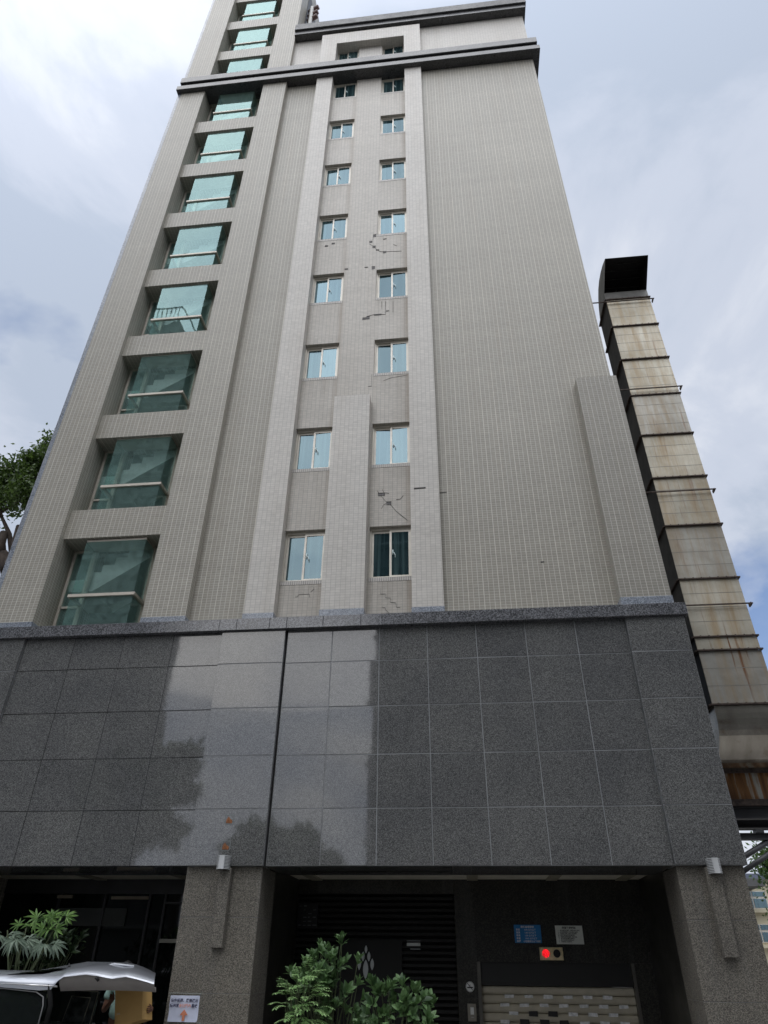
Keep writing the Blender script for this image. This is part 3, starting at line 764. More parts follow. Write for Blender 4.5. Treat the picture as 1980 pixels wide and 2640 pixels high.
part(MB().prism([(-0.795,10.945),(-0.517,10.955),(-0.517,10.99),(-0.795,10.985)], 0.044, 0.051, 'y'), 'missing_tile_edge', 'crack', bld)
part(MB().prism([(-0.194,10.925),(-0.025,10.935),(-0.025,10.955),(-0.194,10.952)], 0.244, 0.251, 'y'), 'missing_tile_edge', 'crack', bld)
part(MB().prism([(1.956,8.915),(2.034,8.92),(2.03,8.945),(1.956,8.945)], 0.244, 0.251, 'y'), 'missing_tile_edge', 'crack', bld)
for li, L in enumerate(LINE):
    mb = MB()
    for k in range(len(L)-1):
        a, b = Vector(L[k]), Vector(L[k+1]); d = (b-a).normalized(); nrm = Vector((-d.y, d.x)); w1, w2 = random.uniform(.002, .007 if li < 10 else .004), random.uniform(.002, .006 if li < 10 else .004)
        mb.prism([tuple(a-nrm*w1), tuple(b-nrm*w2), tuple(b+nrm*w2), tuple(a+nrm*w1)], 0.2935-k*0.0003, 0.301, 'y')
    part(mb, 'tile_crack', 'crack' if li < 10 else 'patch', bld)
# old bracket scars with rust above the left lamp
MT['rust'] = plain('rust_stain', (0.25, 0.10, 0.04), 0.9, var=0.4, scale=25)
for cx_, cz_ in ((-4.255, 3.70), (-4.262, 3.27)):
    mb = MB()
    for b in ((-.075, .075, .07, .082), (-.075, .075, -.082, -.07), (-.082, -.07, -.07, .07), (.07, .082, -.07, .07)):
        mb.box(cx_+b[0], cx_+b[1], -0.064, -0.059, cz_+b[2], cz_+b[3])
    o = part(mb, 'bracket_scar', plain('old_sealant', (0.2, 0.22, 0.22), 0.8), bld)
    p = [(cx_-.06, cz_-.06), (cx_+.05, cz_-.065), (cx_+.06, cz_-.02), (cx_+.01, cz_+.01), (cx_-.02, cz_+.05), (cx_-.05, cz_+.01)]
    q = MB().prism(p, -0.066, -0.059, 'y'); so_ = sub(q, 'rust_patch', 'rust', o)

# ------------------------------------------------------------------ wall lamps
MT['lampgrey'] = plain('pale_grey_enamel', (0.55, 0.56, 0.56), 0.35)
def wall_lamp(cx_, z0, z1, w_, label):
    t = thing('wall_lamp', label, 'wall lamp', (cx_, -0.07, z0), 'wall lamps on the granite columns')
    h = z1-z0; n = 10
    def half(r, y, z_a, z_b):
        pr = [(r*math.cos(math.pi*k/12), -0.02-abs(y)*math.sin(math.pi*k/12)) for k in range(13)]+[(-r, 0.0), (r, 0.0)]
        return pr
    body = MB(); body.prism([(a, b) for a, b in half(w_*0.42, 0.10, 0, 0)], 0.0, h, 'z')
    o = body.obj('housing', plain('lamp_inside', (0.12, 0.12, 0.12), 0.6)); o.parent = t
    fins = MB()
    for k in range(n):
        z = k*h/(n-0.4); fins.prism(half(w_*0.5, 0.125, 0, 0), z, z+h*0.045, 'z')
    o = fins.obj('louvre_fins', 'lampgrey'); o.parent = t
    fp = MB().prism([(-w_*0.2, -0.155), (w_*0.2, -0.155), (w_*0.2, -0.12), (-w_*0.2, -0.12)], -0.004, h*1.0, 'z')
    o = fp.obj('front_plate', 'lampgrey'); o.parent = t
    o = MB().box(-w_*0.3, w_*0.3, -0.0, 0.118, h*0.2, h*0.8).obj('mount', 'lampgrey'); o.parent = t
    return t
wall_lamp(-4.25, 2.89, 3.10, 0.235, 'pale grey finned wall lamp below the rust stains on the left column')
wall_lamp(4.015, 2.82, 3.04, 0.215, 'pale grey finned wall lamp on the right corner column')

# ------------------------------------------------------------------ signs and fittings
def sign(name, label, cat, x0, x1, z0, z1, y, mat, shear=0.0):
    t = thing(name, label, cat, ((x0+x1)/2, y, z0))
    part(MB().box(x0, x1, y, y+0.012, z0, z1), 'board', mat, t)
    return t
white = plain('white_lettering', (0.75, 0.78, 0.8), 0.6); blackm = plain('black_lettering', (0.02, 0.02, 0.025), 0.6)
redm = plain('faded_red_print', (0.75, 0.33, 0.25), 0.6)
ys = YB-0.02
x0, x1, z0, z1 = SX(0.838), SX(1.344), SZ(1.904), SZ(2.20)
t = sign('vehicle_limit_sign', 'blue sign with white vehicle limits above the traffic light', 'sign', x0, x1, z0, z1, ys, plain('sign_blue', (0.02, 0.20, 0.50), 0.45))
H_ = z1-z0; W_ = x1-x0
L = [textmesh('車輛進場限制', 0.044, (x0+x1)/2, z1-0.052, ys-0.003, None, 'CENTER', 0.0008)]
for k, (a, b) in enumerate((('車長', '4.90 公尺以下'), ('車寬', '1.85 公尺以下'), ('車高', '1.50 公尺以下'), ('車重', '1900 公斤以下'), ('車種', '小型轎車及以下車輛'))):
    zz = z1-0.098-k*0.049
    L.append(textmesh(a, 0.040, x0+0.035, zz, ys-0.003, None, 'LEFT', 0.0008)); L.append(textmesh(b, 0.038, x0+(0.20 if k < 4 else 0.165), zz, ys-0.003, None, 'LEFT', 0.0005))
part(merge(*L), 'lettering', white, t, recalc=False)
x0, x1, z0, z1 = SX(1.618), SX(2.129), SZ(1.89), SZ(2.192)
t = sign('parking_rules_sign', 'white sign with lines of small black text beside the blue sign', 'sign', x0, x1, z0, z1, ys, plain('sign_white', (0.72, 0.75, 0.70), 0.5))
L = [textmesh('停車管理規則', 0.045, (x0+x1)/2, z1-0.055, ys-0.003, None, 'CENTER', 0.001)]
for k, b in enumerate(('一、請依規定停放車輛，嚴禁佔用他人車位。', '二、進出請減速慢行，並注意號誌燈號。', '三、車道禁止停車，違者依規定處理。', '四、請勿於場內吸菸或丟棄垃圾。', '五、貴重物品請隨身攜帶，遺失自負。', '六、車輛損壞設施應照價賠償之。', '七、禁止存放易燃及危險物品。', '八、未盡事宜依公告辦理。')):
    L.append(textmesh(b, 0.0225, x0+0.045, z1-0.092-k*0.027, ys-0.003, None, 'LEFT', 0.0004))
part(merge(*L), 'lettering', blackm, t, recalc=False)

# traffic light
x0, x1, z0, z1 = SX(1.28), SX(1.708), SZ(1.634), SZ(1.838)
t = thing('traffic_light', 'cream two lamp traffic light with its left lamp glowing red', 'traffic light', ((x0+x1)/2, YB, z0))
part(MB().cbox(x0, x1, YB-0.10, YB-0.001, z0, z1, 0.008), 'housing', plain('aged_cream_paint', (0.80, 0.68, 0.42), 0.5, var=0.25, scale=12), t)
zc = SZ(1.739)
def lampring(cx_):
    hood = MB()
    for k in range(12):
        a0, a1 = math.pi*(k/12)*1.1-0.15, math.pi*((k+1)/12)*1.1-0.15
        r0, r1 = 0.074, 0.084
        q = [(cx_+r0*math.cos(a0), zc+r0*math.sin(a0)), (cx_+r1*math.cos(a0), zc+r1*math.sin(a0)), (cx_+r1*math.cos(a1), zc+r1*math.sin(a1)), (cx_+r0*math.cos(a1), zc+r0*math.sin(a1))]
        hood.prism(q, YB-0.16, YB-0.101, 'y')
    return hood
rl = Mat('red_lens'); rl.set(Base_Color=(0.5, 0.01, 0.01, 1), Roughness=0.3); rl.b.inputs['Emission Color'].default_value = (1.0, 0.015, 0.025, 1)
vz = rl.n('ShaderNodeTexVoronoi'); vz.inputs['Scale'].default_value = 70; rl.l(rl.obj, vz.inputs['Vector'])
rl.l(rl.math('ADD', rl.math('MULTIPLY', rl.math('LESS_THAN', vz.outputs['Distance'], 0.42), 0.75), 0.25), rl.b.inputs['Emission Strength'])
for cx_, nm, mt in ((SX(1.387), 'red_lens', rl.m), (SX(1.591), 'dark_lens', plain('unlit_lens', (0.012, 0.012, 0.012), 0.3))):
    part(lampring(cx_), 'lamp_hood', plain('cream_hood', (0.8, 0.68, 0.42), 0.5), t)
    part(MB().disc((cx_, zc), 0.068, 0.068, YB-0.112, 28, 0.011), nm, mt, t)

# no smoking disc, switch box, small white notices, camera, name board
t = thing('no_smoking_sign', 'round white no smoking sticker on the dark pier above the switch box', 'sign', (SX(-0.061), YB, SZ(1.12)))
part(MB().disc((SX(-0.061), SZ(1.206)), 0.082, 0.085, YB-0.006, 28, 0.005), 'disc', plain('sticker_white', (0.85, 0.87, 0.85), 0.5), t)
mb = MB(); cx_, cz_ = SX(-0.061), SZ(1.206)
mb.box(cx_-.055, cx_+.055, YB-.009, YB-.0065, cz_-.022, cz_-.002)
for k in range(24):
    a0, a1 = 2*math.pi*k/24, 2*math.pi*(k+1)/24
    mb.prism([(cx_+.072*math.cos(a0), cz_+.075*math.sin(a0)), (cx_+.076*math.cos(a0), cz_+.079*math.sin(a0)), (cx_+.076*math.cos(a1), cz_+.079*math.sin(a1)), (cx_+.072*math.cos(a1), cz_+.075*math.sin(a1))], YB-.008, YB-.0065, 'y')
mb.prism([(cx_-.052, cz_+.05), (cx_-.042, cz_+.057), (cx_+.05, cz_-.045), (cx_+.042, cz_-.052)], YB-.0105, YB-.0092, 'y')
mb.tube([(cx_-.01, YB-.009, cz_+.012), (cx_+.008, YB-.009, cz_+.025), (cx_-.004, YB-.009, cz_+.04)], 0.004, 5)
part(mb, 'symbol', blackm, t)
t = thing('switch_box', 'grey wall switch box with a pale rocker on the dark pier', 'switch box', (SX(-0.045), YB, SZ(0.688)))
part(MB().cbox(SX(-0.127), SX(0.034), YB-0.05, YB-0.001, SZ(0.688), SZ(0.953), 0.01), 'box', plain('grey_box', (0.28, 0.26, 0.22), 0.45), t)
part(MB().cbox(SX(-0.075), SX(-0.012), YB-0.06, YB-0.051, SZ(0.79), SZ(0.90), 0.004), 'rocker', plain('pale_rocker', (0.8, 0.82, 0.8), 0.4), t)
part(MB().box(SX(-0.065), SX(-0.02), YB-0.054, YB-0.051, SZ(0.745), SZ(0.755)), 'slot_label', plain('pale_rocker', (0.5, 0.5, 0.48), 0.4), t)
t = thing('notice_plate', 'small white notice plate with two strips on the dark slatted shutter', 'notice', (SX(-1.1), YB, SZ(1.78)))
part(MB().box(SX(-1.24), SX(-0.978), YB-0.012, YB+0.019, SZ(1.838), SZ(1.89)), 'plate', plain('notice_white', (0.6, 0.63, 0.6), 0.5), t)
part(MB().box(SX(-1.24), SX(-0.978), YB-0.012, YB+0.019, SZ(1.917), SZ(1.927)), 'strip', plain('notice_white', (0.28, 0.3, 0.3), 0.5), t)
part(MB().box(SX(-1.172), SX(-0.979), YB-0.012, YB+0.019, SZ(1.778), SZ(1.797)), 'strip', plain('notice_white', (0.28, 0.3, 0.3), 0.5), t)
t = thing('security_camera', 'small white dome camera in the upper corner of the dark entrance', 'camera', (SX(-3.5), YB, SZ(2.68)))
mb = MB(); mb.tube([(SX(-3.51), YB-0.001, SZ(2.71)), (SX(-3.51), YB-0.05, SZ(2.70))], 0.045, 12); mb.tube([(SX(-3.51), YB-0.05, SZ(2.70)), (SX(-3.51), YB-0.09, SZ(2.69)), (SX(-3.51), YB-0.115, SZ(2.685))], [0.045, 0.034, 0.012], 12)
part(mb, 'dome', plain('camera_white', (0.5, 0.48, 0.44), 0.4), t)
t = thing('mail_rack', 'dark wall rack of faint letter slots in the corner beside the slatted shutter', 'mail rack', (SX(-3.28), YB, SZ(2.13)))
part(MB().box(SX(-3.42), SX(-3.02), YB-0.07, YB+0.019, SZ(2.13), SZ(2.546)), 'cabinet', 'black', t)
mb = MB(); rnd = random.Random(3)
for r_ in range(6):
    for c_ in range(4):
        if rnd.random() < 0.65:
            xx = SX(-3.40)+c_*0.1; zz = SZ(2.16)+r_*0.068; mb.box(xx, xx+rnd.uniform(.03, .08), YB-0.074, YB-0.0705, zz, zz+rnd.uniform(.01, .025))
part(mb, 'letter_slots', plain('dull_steel_slots', (0.12, 0.13, 0.13), 0.5), t)

# paper notice taped on the left column
t = thing('paper_notice', 'white paper notice with an orange arrow taped on the left column', 'notice', (-4.65, 0.05, 0.74))
nx, nz = 14, 10; mb = MB(); vs = []
for j in range(nz+1):
    for i in range(nx+1):
        u, v = i/nx, j/nz
        y = 0.044-0.006*math.sin(u*7+v*5)*math.sin(v*9+1)*(0.4+v*(1-v)) - (0.006 if v < 0.05 else 0)
        vs.append((-4.895+0.49*u+0.004*math.sin(v*6), y, 0.742+0.344*v))
mb.add(vs, [(j*(nx+1)+i, j*(nx+1)+i+1, (j+1)*(nx+1)+i+1, (j+1)*(nx+1)+i) for j in range(nz) for i in range(nx)], True)
part(mb, 'sheet', plain('white_paper', (0.62, 0.66, 0.80), 0.55, var=0.08, scale=9), t, recalc=False)
navy = plain('navy_print', (0.02, 0.02, 0.07), 0.6)
part(merge(textmesh('信件投遞．廠商進出', 0.0505, -4.878, 1.003, 0.030, None, 'LEFT', 0.0014), textmesh('請送至', 0.0505, -4.885, 0.935, 0.030, None, 'LEFT', 0.0014), textmesh('簽收', 0.0505, -4.525, 0.935, 0.030, None, 'LEFT', 0.0014)), 'lettering', navy, t, recalc=False)
part(textmesh('後側門內', 0.0505, -4.733, 0.935, 0.030, None, 'LEFT', 0.0008), 'red_lettering', redm, t, recalc=False)
part(MB().prism([(-4.655,.755),(-4.615,.755),(-4.61,.83),(-4.565,.83),(-4.635,.905),(-4.70,.83),(-4.655,.83)], 0.029, 0.031, 'y'), 'arrow', plain('orange_arrow', (0.72, 0.26, 0.14), 0.6), t)
mb = MB()
for a, b in (((-4.93, 1.06), (-4.88, 1.12)), ((-4.93, 1.118), (-4.39, 1.112)), ((-4.41, 1.10), (-4.38, 1.13)), ((-4.92, .765), (-4.87, .735)), ((-4.42, .75), (-4.33, .725))):
    a, b = Vector(a), Vector(b); d = (b-a).normalized(); n_ = Vector((-d.y, d.x))*0.009
    mb.prism([tuple(a-n_), tuple(b-n_), tuple(b+n_), tuple(a+n_)], 0.040-0.001*len(mb.f)/6, 0.0495, 'y')
tp = Mat('clear_tape'); tp.set(Base_Color=(0.4, 0.42, 0.38, 1), Roughness=0.15, Alpha=0.35)
part(mb, 'clear_tape', tp.m, t)

# ------------------------------------------------------------------ exhaust duct on the right side
def ductmat(name, rust, dark=1.0):
    m = Mat(name); m.set(Metallic=0.25)
    st = m.noise(1.0, 6, 0.65, m.map(m.obj, (5.0, 5.0, 0.35)))
    st2 = m.noise(1.0, 4, 0.6, m.map(m.obj, (11.0, 11.0, 0.5), (3, 1, 7)))
    pt = m.noise(0.9, 5, 0.6)
    c = m.ramp(pt, [(0.3, (0.34*dark, 0.32*dark, 0.265*dark)), (0.7, (0.60*dark, 0.575*dark, 0.50*dark))])
    tn = m.ramp(st, [(0.42, (0, 0, 0)), (0.68, (1, 1, 1))])
    c = m.mix(m.math('MULTIPLY', tn, 0.65), c, (0.34, 0.225, 0.10))
    rs = m.math('MULTIPLY', m.ramp(st2, [(0.60, (0, 0, 0)), (0.72, (1, 1, 1))]), rust)
    c = m.mix(rs, c, (0.20, 0.085, 0.03))
    sp_ = m.ramp(m.noise(38.0, 3, 0.6), [(0.66, (0, 0, 0)), (0.74, (1, 1, 1))])
    c = m.mix(m.math('MULTIPLY', sp_, 0.4), c, (0.18, 0.13, 0.08))
    oi = m.n('ShaderNodeObjectInfo'); c = m.mix(1.0, c, m.ramp(oi.outputs['Random'], [(0.0, (0.82, 0.83, 0.86)), (0.5, (1.0, 0.98, 0.93)), (1.0, (1.12, 1.10, 1.04))]), 'MULTIPLY')
    m.col(c); m.rough(m.ramp(st, [(0.3, (0.38, 0.38, 0.38)), (0.7, (0.6, 0.6, 0.6))]))
    m.bump(m.noise(1.6, 3, 0.5), 0.5, 0.04)
    return m.m
MT['duct'] = ductmat('weathered_galvanised', 0.55)
MT['ductlow'] = ductmat('rusty_galvanised', 1.0, 0.9)
MT['ductdark'] = plain('soot_shade_black_sheet', (0.03, 0.028, 0.025), 0.6, 0.1, var=0.5, scale=4)  # black for soot and for shade put into the colour
MT['flange'] = plain('rusted_flange', (0.075, 0.055, 0.045), 0.7, 0.3, var=0.5, scale=16)
DX0, DX1, DY0, DY1 = 4.975, 6.21, 0.8, 1.75
duct = thing('exhaust_duct', 'rust streaked square metal exhaust duct climbing the right side of the building', 'duct', ((DX0+DX1)/2, 1.3, 4.0))
FZ = [7.28, 8.64, 10.03, 11.41, 12.76, 14.13, 15.48, 16.83, 18.0]
lower = [5.86, 6.985, 7.28]
allz = lower+FZ[1:]
for k in range(len(allz)-1):
    z0, z1 = allz[k]+0.02, allz[k+1]-0.02
    mb = MB()
    jx, jy = random.uniform(-0.012, 0.012), random.uniform(-.01, .01)
    mb.box(DX0+jx, DX1+jx, DY0+jy, DY1, z0, z1)
    s_ = part(mb, 'duct_section', 'ductlow' if k < 2 else 'duct', duct)
    if z1-z0 > 0.6:
        sm_ = MB(); nseam = 3 if z1-z0 < 1.2 else 4
        for q in range(1, nseam):
            zz = z0+(z1-z0)*q/nseam; sm_.box(DX0+jx-0.001, DX1+jx+0.001, DY0+jy-0.0025, DY0+jy+0.02, zz-0.005, zz+0.005)
        sub(sm_, 'seam', plain('seam_metal', (0.25, 0.24, 0.21), 0.5, 0.4), s_)
    sd_ = MB().box(DX0+jx-0.006, DX0+jx-0.001, DY0+0.02, DY1, z0, z1)  # dark sheet added on the left face for the shade of the wall gap
    sub(sd_, 'side_shade_sheet', 'ductdark', s_)
for z in allz:
    mb = MB()
    mb.box(DX0-0.035, DX1+0.035, DY0-0.045, DY0+0.0, z-0.014, z+0.014); mb.box(DX0-0.06, DX0, DY0+0.001, DY1+0.035, z-0.014, z+0.014)
    mb.box(DX1, DX1+0.035, DY0+0.001, DY1+0.035, z-0.014, z+0.014); mb.box(DX0+0.001, DX1-0.001, DY1, DY1+0.035, z-0.014, z+0.014)
    for q in range(7):
        x = DX0+0.09+q*0.175; mb.box(x, x+0.03, DY0-0.055, DY0-0.046, z-0.022, z+0.022)
    part(mb, 'flange', 'flange', duct)
# gooseneck hood facing the street
pf = [(0.02, 18.92), (0.35, 19.06), (0.65, 19.12), (0.95, 19.12), (1.2, 19.03), (1.42, 18.83), (1.58, 18.58), (1.69, 18.3), (1.75, 18.0)]
mb = MB()
for x in (DX0, DX1):
    vs = [(x, a, b) for a, b in pf]+[(x, DY0, 18.02), (x, DY0, 18.34)]
    mb.add(vs, [tuple(range(len(vs)))])
for k in range(len(pf)-1):
    mb.add([(DX0, *pf[k]), (DX1, *pf[k]), (DX1, *pf[k+1]), (DX0, *pf[k+1])], [(0, 1, 2, 3)], True)
mb.quad((DX0, DY0, 18.02), (DX1, DY0, 18.02), (DX1, DY0, 18.34), (DX0, DY0, 18.34))
part(mb, 'hood', plain('dark_hood_sheet', (0.15, 0.147, 0.135), 0.45, 0.2, var=0.3), duct)
ins = MB()
for k in range(len(pf)-1):
    a, b = pf[k], pf[k+1]; ins.quad((DX0+.01, a[0], a[1]-.012), (DX1-.01, a[0], a[1]-.012), (DX1-.01, b[0]-.012, b[1]-.01), (DX0+.01, b[0]-.012, b[1]-.01))
for x in (DX0+0.012, DX1-0.012):
    vs = [(x, a, b-0.012) for a, b in pf]+[(x, DY0, 18.02), (x, DY0, 18.34)]; ins.add(vs, [tuple(range(len(vs)))])
m = Mat('black_hood_lining'); m.set(Roughness=0.8)
m.col(m.mix(m.ramp(m.noise(9, 2, 0.5), [(0.70, (0, 0, 0)), (0.74, (1, 1, 1))]), (0.012, 0.011, 0.011), (0.12, 0.12, 0.11)))  # near black lining with sparse paler spots
part(ins, 'hood_lining', m.m, duct, recalc=False)
# elbow and horizontal run
mb = MB(); n = 14; R_ = 0.96
pr = [(DY0, 5.84)]
for k in range(n+1):
    a = math.pi/2*k/n; pr.append((DY0-0.03*math.sin(a*2)+R_*(1-math.cos(a)), 5.80-R_*math.sin(a)))
pr += [(1.76, 5.84)]
o_ = len(pr)
for k in range(len(pr)-2):
    a, b = pr[k], pr[k+1]; mb.add([(DX0+0.02, *a), (DX1+0.25, *a), (DX1+0.25, *b), (DX0+0.02, *b)], [(0, 1, 2, 3)], True)
for x in (DX0+0.02, DX1+0.25): mb.add([(x, *p) for p in pr], [tuple(range(len(pr)))])
m = Mat('bare_steel_sheet'); m.set(Metallic=0.9)
c_ = m.ramp(m.noise(1.0, 5, 0.6, m.map(m.obj, (3, 0.8, 0.8))), [(0.3, (0.40, 0.36, 0.30)), (0.7, (0.66, 0.62, 0.53))])
spk = m.ramp(m.noise(4.0, 4, 0.6), [(0.55, (0, 0, 0)), (0.7, (1, 1, 1))])
m.col(m.mix(m.math('MULTIPLY', spk, 0.45), c_, (0.22, 0.12, 0.05))); m.set(Roughness=0.22); m.bump(m.noise(2.2, 2), 0.3, 0.03)
part(mb, 'elbow', m.m, duct)
m = Mat('rusted_duct_underside'); m.set(Roughness=0.7)
stx = m.noise(1.0, 5, 0.6, m.map(m.obj, (6.0, 6.0, 0.5)))
m.col(m.ramp(stx, [(0.32, (0.10, 0.04, 0.012)), (0.47, (0.28, 0.13, 0.04)), (0.56, (0.42, 0.42, 0.37)), (0.7, (0.3, 0.22, 0.12))]))
part(MB().box(DX0+0.02, DX1+0.6, 1.9, 3.2, 4.31, 4.90), 'plenum_box', m.m, duct); part(MB().box(DX0+0.02, DX1+0.25, 1.78, 3.2, 4.901, 5.8), 'rear_run', 'ductdark', duct)
part(MB().box(DX0-0.05, DX1+0.3, 1.73, 1.779, 4.78, 4.84), 'flange', 'flange', duct); part(MB().box(DX0-0.05, DX1+0.65, 1.84, 3.25, 4.19, 4.309), 'flange', 'flange', duct)
# tie rods back to the building
for z in (17.83, 14.3, 10.95, 7.97):
    mb = MB(); mb.box(4.40, DX1+0.10, DY0-0.09, DY0-0.062, z, z+0.025); mb.box(DX1+0.06, DX1+0.085, DY0-0.062, DY0+0.06, z-0.02, z+0.05); mb.box(4.40, 4.44, DY0-0.1, DY0+0.02, z-0.04, z+0.08)
    part(mb, 'tie_bar', 'flange', duct)
# supporting steelwork
sup = thing('duct_support_frame', 'dark steel support frame under the rusty end of the exhaust duct', 'steel frame', (6.5, 4.0, GZ))
def hbeam(x0, x1, y, z, h=0.22, w_=0.18):
    mb = MB(); mb.box(x0, x1, y-w_/2, y+w_/2, z, z+0.02); mb.box(x0, x1, y-w_/2, y+w_/2, z+h-0.02, z+h); mb.box(x0, x1, y-0.01, y+0.01, z+0.02, z+h-0.02); return mb
part(hbeam(4.6, 9.0, 2.0, 3.97, 0.215), 'beam', 'steel', sup)
part(hbeam(4.6, 9.0, 3.1, 3.97, 0.215), 'beam', 'steel', sup)
part(hbeam(4.7, 9.0, 7.0, 4.52, 0.2), 'beam', 'steel', sup)
part(hbeam(4.7, 9.0, 7.0, 4.28, 0.16), 'lower_chord', 'steel', sup)
part(MB().tube([(6.2, 7.0, 3.5), (7.9, 7.0, 4.35)], 0.07, 8), 'brace', 'steel', sup)
part(MB().tube([(6.2, 6.4, 3.25), (7.9, 6.4, 4.15)], 0.06, 8), 'brace', 'steel', sup)
part(MB().box(7.42, 7.62, 6.88, 7.1, 4.44, 4.53), 'coupling', 'steel', sup)
for y in (2.0, 7.0): part(MB().box(8.6, 8.8, y-0.1, y+0.1, GZ, 3.96), 'post', 'steel', sup)
part(MB().box(6.05, 6.3, 6.2, 7.2, 3.05, 3.55), 'gusset', 'steel', sup)
part(MB().box(6.08, 6.24, 6.95, 7.11, GZ, 3.05), 'post', 'steel', sup)

# roof pipes
rp = thing('roof_vent_pipes', 'cluster of short vent pipes at the parapet beside the stair tower', 'vent pipes', (-5.5, 1.0, 37.6))
part(MB().tube([(-5.60, 0.8, 36.61), (-5.60, 0.8, 42.05)], 0.10, 10), 'riser_pipe', plain('pale_pipe', (0.5, 0.5, 0.48), 0.5), rp)
for z in (40.85, 41.35, 41.92):
    part(MB().tube([(-5.80, 0.95, z), (-5.25, 0.75, z+0.02)], [0.11, 0.11], 10), 'side_pipe', plain('brown_pipe', (0.13, 0.07, 0.06), 0.5), rp)

# ------------------------------------------------------------------ foliage helpers
def leaf(mb, p, d, up, L, W, bend=0.15, wide=0.55):
    """one folded leaf: base, two sides, tip and midrib"""
    d = d.normalized(); s_ = d.cross(up)
    if s_.length < 1e-3: s_ = Vector((1, 0, 0))
    s_.normalize(); n_ = s_.cross(d)
    mid = p+d*L*wide-n_*L*0.05; tip = p+d*L-n_*L*bend
    a = p+d*L*wide*0.9+s_*W/2+n_*L*0.02; b = p+d*L*wide*0.9-s_*W/2+n_*L*0.02
    c = p+d*L*(wide+1)/2.05+s_*W*0.36-n_*L*bend*0.4; e = p+d*L*(wide+1)/2.05-s_*W*0.36-n_*L*bend*0.4
    mb.add([p, a, c, tip, e, b, mid], [(0, 1, 6), (1, 2, 6), (2, 3, 6), (3, 4, 6), (4, 5, 6), (5, 0, 6)])
def rv(rnd, s_=1.0): return Vector((rnd.gauss(0, s_), rnd.gauss(0, s_), rnd.gauss(0, s_)))
def leaf_simple(mb, p, d, up, L, W):
    d = d.normalized(); s_ = d.cross(up)
    if s_.length < 1e-3: s_ = Vector((1, 0, 0))
    s_.normalize()
    mb.add([p, p+d*L*0.45+s_*W/2, p+d*L, p+d*L*0.45-s_*W/2], [(0, 1, 2, 3)])

def tree(name, label, base, trunk_top, r, blobs, leaf_n, L, mat, rnd, limbs, stubs=()):
    t = thing(name, label, 'tree', base)
    tr = MB(); b = Vector(base); tt = Vector(trunk_top)
    pts = [b.lerp(tt, k/6)+(rv(rnd, 0.06) if 0 < k < 6 else Vector()) for k in range(7)]
    tr.tube(pts, [r*(1.15-0.35*k/6) for k in range(7)], 10)
    for s0, s1, ra, rb in stubs: tr.tube([Vector(s0), Vector(s0).lerp(Vector(s1), 0.5)+rv(rnd, 0.05), Vector(s1)], [ra, (ra+rb)/2, rb], 8)
    tw = MB()
    for p0, p1, ra in limbs:
        p0, p1 = Vector(p0), Vector(p1); m_ = p0.lerp(p1, 0.5)+rv(rnd, 0.12)
        tr.tube([p0, m_, p1], [ra, ra*0.7, ra*0.35], 7)
    part(tr, 'trunk', 'bark', t)
    lf = MB()
    for c, rad, wgt in blobs:
        c = Vector(c)
        nclump = max(3, int(wgt*24))
        for q in range(nclump):
            u = rv(rnd).normalized()*(rnd.random()**0.45); cc = c+Vector((u.x*rad[0], u.y*rad[1], u.z*rad[2]))
            tw.tube([c.lerp(cc, 0.15), c.lerp(cc, 0.6)+rv(rnd, 0.05), cc], [0.03, 0.018, 0.006], 4, caps=False)
            cr = rnd.uniform(0.25, 0.5)
            for k in range(int(leaf_n*wgt/nclump)):
                p = cc+rv(rnd, cr*0.55); d = (rv(rnd)+Vector((0, 0, -0.5))).normalized()
                leaf_simple(lf, p, d, rv(rnd).normalized(), L*rnd.uniform(0.7, 1.25), L*0.5*rnd.uniform(0.8, 1.2))
    part(tw, 'twigs', 'bark', t, recalc=False)
    part(lf, 'crown', mat, t, recalc=False)
    return t
rnd = random.Random(11)
tree('street_tree', 'tall leafy tree with a pruned stubby trunk behind the left edge of the building', (-15.3, 6, GZ), (-15.15, 6, 13.1), 0.34,
     [((-16.9, 6, 16.2), (1.2, 1.2, 1.0), 1.0), ((-16.2, 6, 17.1), (0.9, 1.0, 0.8), 0.8), ((-15.5, 6.2, 17.6), (0.6, 0.8, 0.8), 0.6), ((-15.9, 6, 16.0), (1.0, 1.0, 0.7), 0.7), ((-14.9, 6.5, 16.8), (0.7, 0.7, 1.3), 0.6), ((-17.6, 6, 17.0), (1.0, 1.0, 0.9), 0.7), ((-15.35, 6, 18.55), (0.1, 0.15, 0.45), 0.10), ((-14.8, 6, 18.3), (0.15, 0.15, 0.25), 0.08)],
     2600, 0.17, 'leaf_tree', rnd,
     [((-15.15, 6, 13.0), (-16.5, 6, 15.3), 0.12), ((-15.1, 6, 13.3), (-14.6, 6, 15.9), 0.13), ((-14.7, 6, 15.2), (-15.6, 6, 17.2), 0.08), ((-16.3, 6, 15.0), (-17.0, 6, 16.4), 0.07), ((-16.4, 6, 15.2), (-15.8, 6, 16.3), 0.06), ((-15.8, 6, 14.1), (-16.6, 5.8, 14.5), 0.05)],
     [((-15.2, 6, 12.7), (-15.75, 6, 13.4), 0.3, 0.24), ((-15.7, 6, 13.3), (-15.95, 6, 14.3), 0.16, 0.14), ((-15.3, 6, 13.2), (-15.45, 6, 14.55), 0.13, 0.11)])
